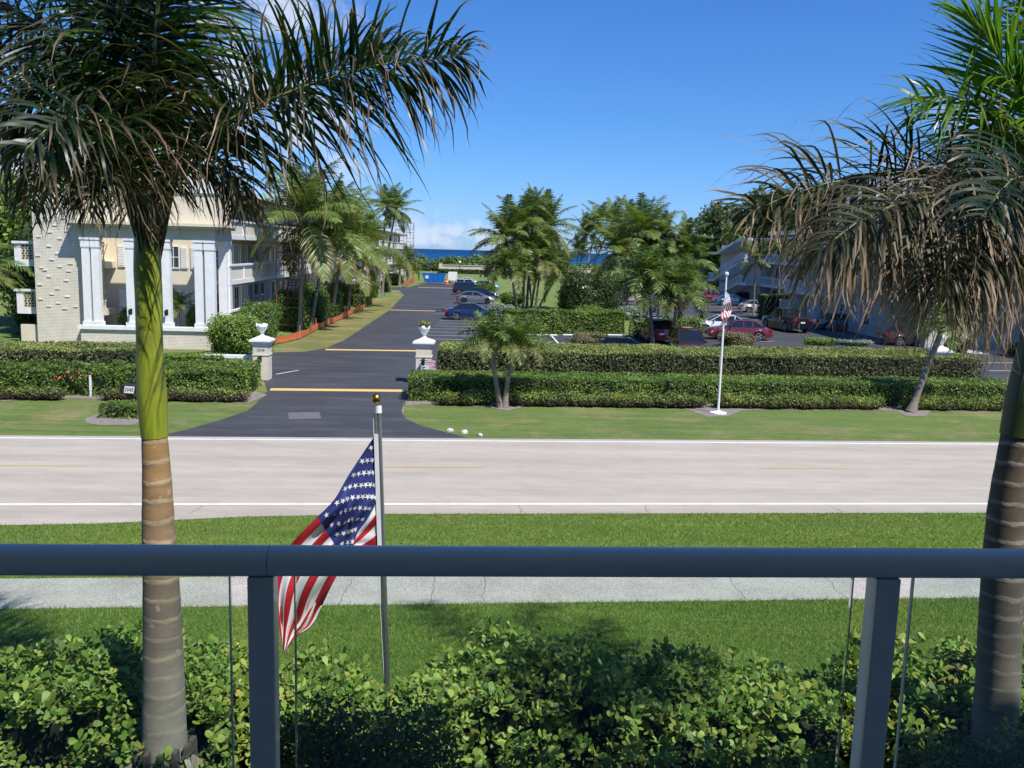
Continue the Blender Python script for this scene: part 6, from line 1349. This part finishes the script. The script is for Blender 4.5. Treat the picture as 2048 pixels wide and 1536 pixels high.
near_palm('royal palm with a dark ringed trunk leaning out of the picture, right foreground', D2,
    [(1990, 1440, 80), (1998, 1300, 78), (2005, 1160, 77), (2017, 1020, 76), (2034, 900, 68), (2036, 868, 62)],
    [(2037, 872, 66), (2052, 800, 72), (2068, 720, 66), (2085, 640, 60), (2105, 560, 58), (2122, 490, 54), (2130, 455, 42)], 'ring_right', None, [
    ([c1_, (2040, 372, 7.9), (1900, 345, 7.8), (1760, 350, 7.7), (1620, 375, 7.6), (1500, 425, 7.5)], 'royal_dry', 160, .95, .024, dict(seg=9, grav=.62, updown=1.0, dry=1.0, curl=1.1, dryfrom=.45, wig=1.0)),
    ([c1_, (2060, 400, 7.5), (1950, 385, 7.1), (1850, 395, 6.8), (1740, 430, 6.5), (1640, 500, 6.3)], 'royal_dry', 170, 1.15, .022, dict(seg=9, grav=1.4, updown=.4, dry=1.0, curl=1.1, dryfrom=.4, wig=1.0)),
    ([c1_, (2080, 430, 7.4), (2010, 440, 6.9), (1940, 480, 6.5), (1880, 560, 6.2)], 'royal_dry', 150, 1.0, .022, dict(seg=9, grav=1.0, dry=.9, curl=1.0, dryfrom=.45)),
    ([c1_, (2060, 330, 7.8), (1995, 245, 7.6), (1915, 195, 7.4), (1835, 205, 7.3)], 'royal_fresh', 90, .75, .028, dict(grav=.30, updown=.8, dry=.1, curl=.1, fwd=.7, plume=.3)),
    ([c1_, (2100, 320, 7.7), (2050, 210, 7.6), (2000, 120, 7.5), (1955, 50, 7.5), (1930, 25, 7.5)], 'royal_fresh', 90, .70, .034, dict(grav=.12, updown=.6, dry=.0, curl=.05, fwd=1.3, plume=.2)),
    ([c1_, (2120, 300, 8.0), (2100, 160, 8.0), (2070, 20, 8.0), (2040, -100, 8.0)], 'royal_fresh', 100, .70, .034, dict(grav=.15, updown=.6, dry=.0, curl=.05, fwd=1.1, plume=.2)),
    ([c1_, (2125, 150, 8.0), (2090, -180, 8.2), (2020, -460, 8.6), (1900, -640, 9.2)], 'royal_fresh', 110, .8, .034, dict(grav=.3, dry=.1)),  # this and the next are out of view, raised to throw shadow on the lawn
    ([c1_, (2140, 150, 8.0), (2180, -200, 8.2), (2260, -480, 8.6), (2380, -640, 9.2)], 'royal_fresh', 110, .8, .034, dict(grav=.3, dry=.1)),
    ([c1_, (2090, 350, 8.6), (2030, 300, 9.4), (1960, 290, 10.1), (1890, 330, 10.8)], 'royal', 100, .80, .032, dict(grav=.55, dry=.4)),
    ([c1_, (2100, 380, 7.2), (2060, 350, 6.5), (2010, 370, 6.0), (1970, 430, 5.6)], 'royal', 100, .70, .030, dict(grav=.8, dry=.5, curl=.7)),
    ([c1_, (2200, 340, 7.8), (2320, 300, 7.6), (2460, 330, 7.4), (2580, 420, 7.2)], 'royal_dry', 70, .85, .034, dict(grav=.6, dry=.7)),
    ([c1_, (2060, 460, 8.3), (1990, 470, 8.8), (1920, 520, 9.2), (1880, 600, 9.5)], 'royal_dry', 150, 1.15, .020, dict(seg=9, grav=1.1, dry=1.0, curl=1.2, dryfrom=.3)),
    ([c1_, (2080, 400, 8.4), (1980, 390, 8.9), (1860, 400, 9.3), (1760, 450, 9.6), (1690, 520, 9.8)], 'royal_dry', 190, 1.25, .020, dict(seg=9, grav=1.6, dry=1.0, curl=1.2, dryfrom=.35, updown=.3)),
    ], 5)
# timber bracing round the two trunks
def bracing(label, px, D, w, lumber):
    q = at(px, 1492, D); root = empty('trunk_brace', (q.x, D, 0), 0, label, 'timber brace', 'timber braces round the royal palm trunks'); r = w * D / F_PX / 2 * 1.14 + .01; z = q.z
    for k in range(12):
        a = 2 * math.pi * k / 12 + .2; c, s_ = math.cos(a), math.sin(a)
        MB().bar((c * (r + .03), s_ * (r + .03), z - .26), (c * (r + .02), s_ * (r + .02), z + .06), .045, .10).build('batten', M['wood_dark'], root)
    for zz in (z - .18, z - .02): MB().lathe([(r + .058, -.01), (r + .062, -.01), (r + .062, .012), (r + .058, .012)], (0, 0, zz), 24).build('steel_strap', M['alu'], root)
    for (dx, dy) in lumber: MB().bar((.2 * (1 if dx > 0 else -1), -.08, z - .05), (dx, dy, .05), .05, .10).build('prop', M['wood'], root)
M['wood_dark'] = surf('dark_weathered_battens', (.10, .09, .075), (.05, .045, .04), 7, .9, stretch=(8, 8, 1))
bracing('timber battens and props round the left royal palm trunk', 331, D1, 86, ((-1.1, -.9), (1.2, .9), (1.1, -1.0)))
bracing('timber battens and long prop round the right royal palm trunk', 1986, D2, 90, ((-1.9, -.5), (1.2, -.6), (.9, 1.2)))
# ------------------------------------------------------------------ leafy hedge below the balcony
def near_hedge():
    root = empty('leafy_hedge', (0, 8.9, 0), 0, 'dense hedge of rounded glossy leaves below the balcony', 'hedge'); x0, x1 = -6.2, 6.8
    def top(x, y): return 1.78 + .15 * np.sin(x * 1.3 + 1) + .10 * np.sin(x * 3.1 + y * 2) + .07 * np.sin(x * 6.3 + 2) + .06 * np.sin(y * 5 + x * 4.1) + .04 * x * .5 - .42 * np.exp(-((x + 1.27) / .30) ** 2)
    C = []; NN = []
    def put(n, y0, y1, f0, f1, nrm, spread):
        x = rng.uniform(x0, x1, n); y = rng.uniform(y0, y1, n); t = top(x, y); z = t * (f0 + (f1 - f0) * rng.random(n)); C.append(np.stack([x, y, z], 1)); NN.append(np.array(nrm) + spread * rng.normal(size=(n, 3)))
    # twigs: whorls of leaves at shoot tips on the hedge surface
    nsh = 5000; x = rng.uniform(x0, x1, nsh); face = rng.random(nsh) < .48
    y = np.where(face, -.72 + .18 * rng.normal(size=nsh), rng.uniform(-.75, .65, nsh)); t = top(x, y)
    z = np.where(face, t * rng.uniform(.30, 1.0, nsh), t + .06 * rng.normal(size=nsh)); y = y + np.where(face, .25 * np.sin(x * 2.7) * .4 + .1 * np.sin(z * 6 + x * 3), 0)
    hole = (np.sin(x * 4.1 + z * 3.0) + np.sin(x * 1.9 - z * 5.2 + 1)) < -1.45; keep = ~(hole & face); x, y, z, face = x[keep], y[keep], z[keep], face[keep]; nsh = len(x)
    ax = unit(np.stack([.35 * rng.normal(size=nsh), np.where(face, -.55, -.15) + .3 * rng.normal(size=nsh), np.where(face, .75, 1.0) * np.ones(nsh)], 1)); k = 7
    S = np.repeat(np.stack([x, y, z], 1), k, 0); A = np.repeat(ax, k, 0); n = len(S); ang = np.tile(np.arange(k) * 2.4, nsh) + np.repeat(rng.random(nsh) * 6.28, k)
    u = unit(np.cross(A, np.array([.3, .2, .9]))); v = np.cross(A, u); rad = u * np.cos(ang)[:, None] + v * np.sin(ang)[:, None]; lev = np.tile(np.linspace(-.09, .015, k), nsh)[:, None]
    size = .086 * (.55 + .9 * rng.random(n) ** 1.3); tdir = unit(rad * (.75 + .3 * rng.random((n, 1))) + A * (.30 + .5 * rng.random((n, 1))) + .15 * rng.normal(size=(n, 3)))
    Cc = S + A * lev + tdir * size[:, None] * .55; nn = unit(A - (A * tdir).sum(1, keepdims=True) * tdir + .25 * rng.normal(size=(n, 3))); b = np.cross(nn, tdir); s = size[:, None]
    Pp = [(-.5, 0, 0), (-.22, .13, .02), (.12, .29, .05), (.40, .24, .05), (.52, 0, .02), (.40, -.24, .05), (.12, -.29, .05), (-.22, -.13, .02)]
    V = np.stack([Cc + s * (a * tdir + c * b + w * nn) for a, c, w in Pp], 1)
    tri = np.array([[0, 1, 7], [1, 2, 6], [1, 6, 7], [2, 3, 5], [2, 5, 6], [3, 4, 5]])
    # the 300 largest-looking leaves are leaves of their own; the rest are one mass
    d2 = Cc[:, 1] + .6 * np.abs(Cc[:, 0]) - 1.4 * Cc[:, 2] * 0 + 3 * rng.random(n); vis = np.argsort(-(size * 40 - d2 * .5 + (Cc[:, 2] > 1.2) * 1.5))[:300]
    rest = np.ones(n, bool); rest[vis] = False; Vr = V[rest]; m_ = len(Vr)
    Fq = (np.arange(m_)[:, None, None] * 8 + tri[None]).reshape(-1, 3); o = link('foliage', npmesh('foliage', Vr.reshape(-1, 3), Fq, M['clusia']), root); o['kind'] = 'stuff'
    for i in vis: link('leaf', npmesh('leaf', V[i], tri, M['clusia']), root)
    # dark core blocks and darker inner leaves, inner shade put into colour
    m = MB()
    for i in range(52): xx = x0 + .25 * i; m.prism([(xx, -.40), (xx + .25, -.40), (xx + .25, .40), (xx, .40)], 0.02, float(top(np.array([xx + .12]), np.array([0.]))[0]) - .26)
    m.build('dark_core', M['core'], root)
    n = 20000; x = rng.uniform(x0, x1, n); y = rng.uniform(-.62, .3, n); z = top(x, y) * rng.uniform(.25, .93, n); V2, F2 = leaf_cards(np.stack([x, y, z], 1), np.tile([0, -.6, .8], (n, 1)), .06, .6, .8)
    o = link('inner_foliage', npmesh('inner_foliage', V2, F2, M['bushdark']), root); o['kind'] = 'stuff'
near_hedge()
def cassia(label, x, y, z, r, n):
    root = empty('flowering_shrub', (x, y, 0), 0, label, 'shrub', 'yellow-flowering shrubs below the balcony'); parts = [(r * .5 * math.cos(k * 2.1), r * .5 * math.sin(k * 2.1), z - .35 - .2 * (k % 3), r * .6, r * .6, .36) for k in range(n)]
    C, NN, (V, Fq) = blobs(parts, 900, .045, .6, aspect=.45); o = link('foliage', npmesh('foliage', V, Fq, M['bushdark']), root); o['kind'] = 'stuff'
    cl = []
    for k in range(16):
        i = rng.integers(len(C)); 
        if C[i][2] > z - .7: cl.append(C[i] + NN[i] * .04 + .03 * rng.normal(size=(9, 3)))
    Q = np.concatenate(cl); V, T = leaf_cards(Q, np.tile([0, -.3, 1.], (len(Q), 1)), .038, .9); o = link('blossoms', npmesh('blossoms', V, T, M['floweryel']), root); o['kind'] = 'stuff'
    mb = MB()
    for p in parts: mb.tube([(0, 0, 0), (p[0] * .4, p[1] * .4, z * .6), p[:3]], [.03, .022, .01], 5)
    mb.build('trunk', M['bark'], root)
q = at(740, 1470, 5.6); cassia('dark fine-leaved shrub with yellow flowers beside the left railing post', q.x, 5.6, q.z + .22, .55, 6)
q = at(590, 1430, 5.9); cassia('small yellow-flowering shrub right behind the left railing post', q.x, 5.9, q.z + .12, .38, 5)
q = at(2000, 1500, 5.6); cassia('yellow-flowering shrub at the foot of the right palm trunk', q.x, 5.6, q.z + .18, .42, 5)
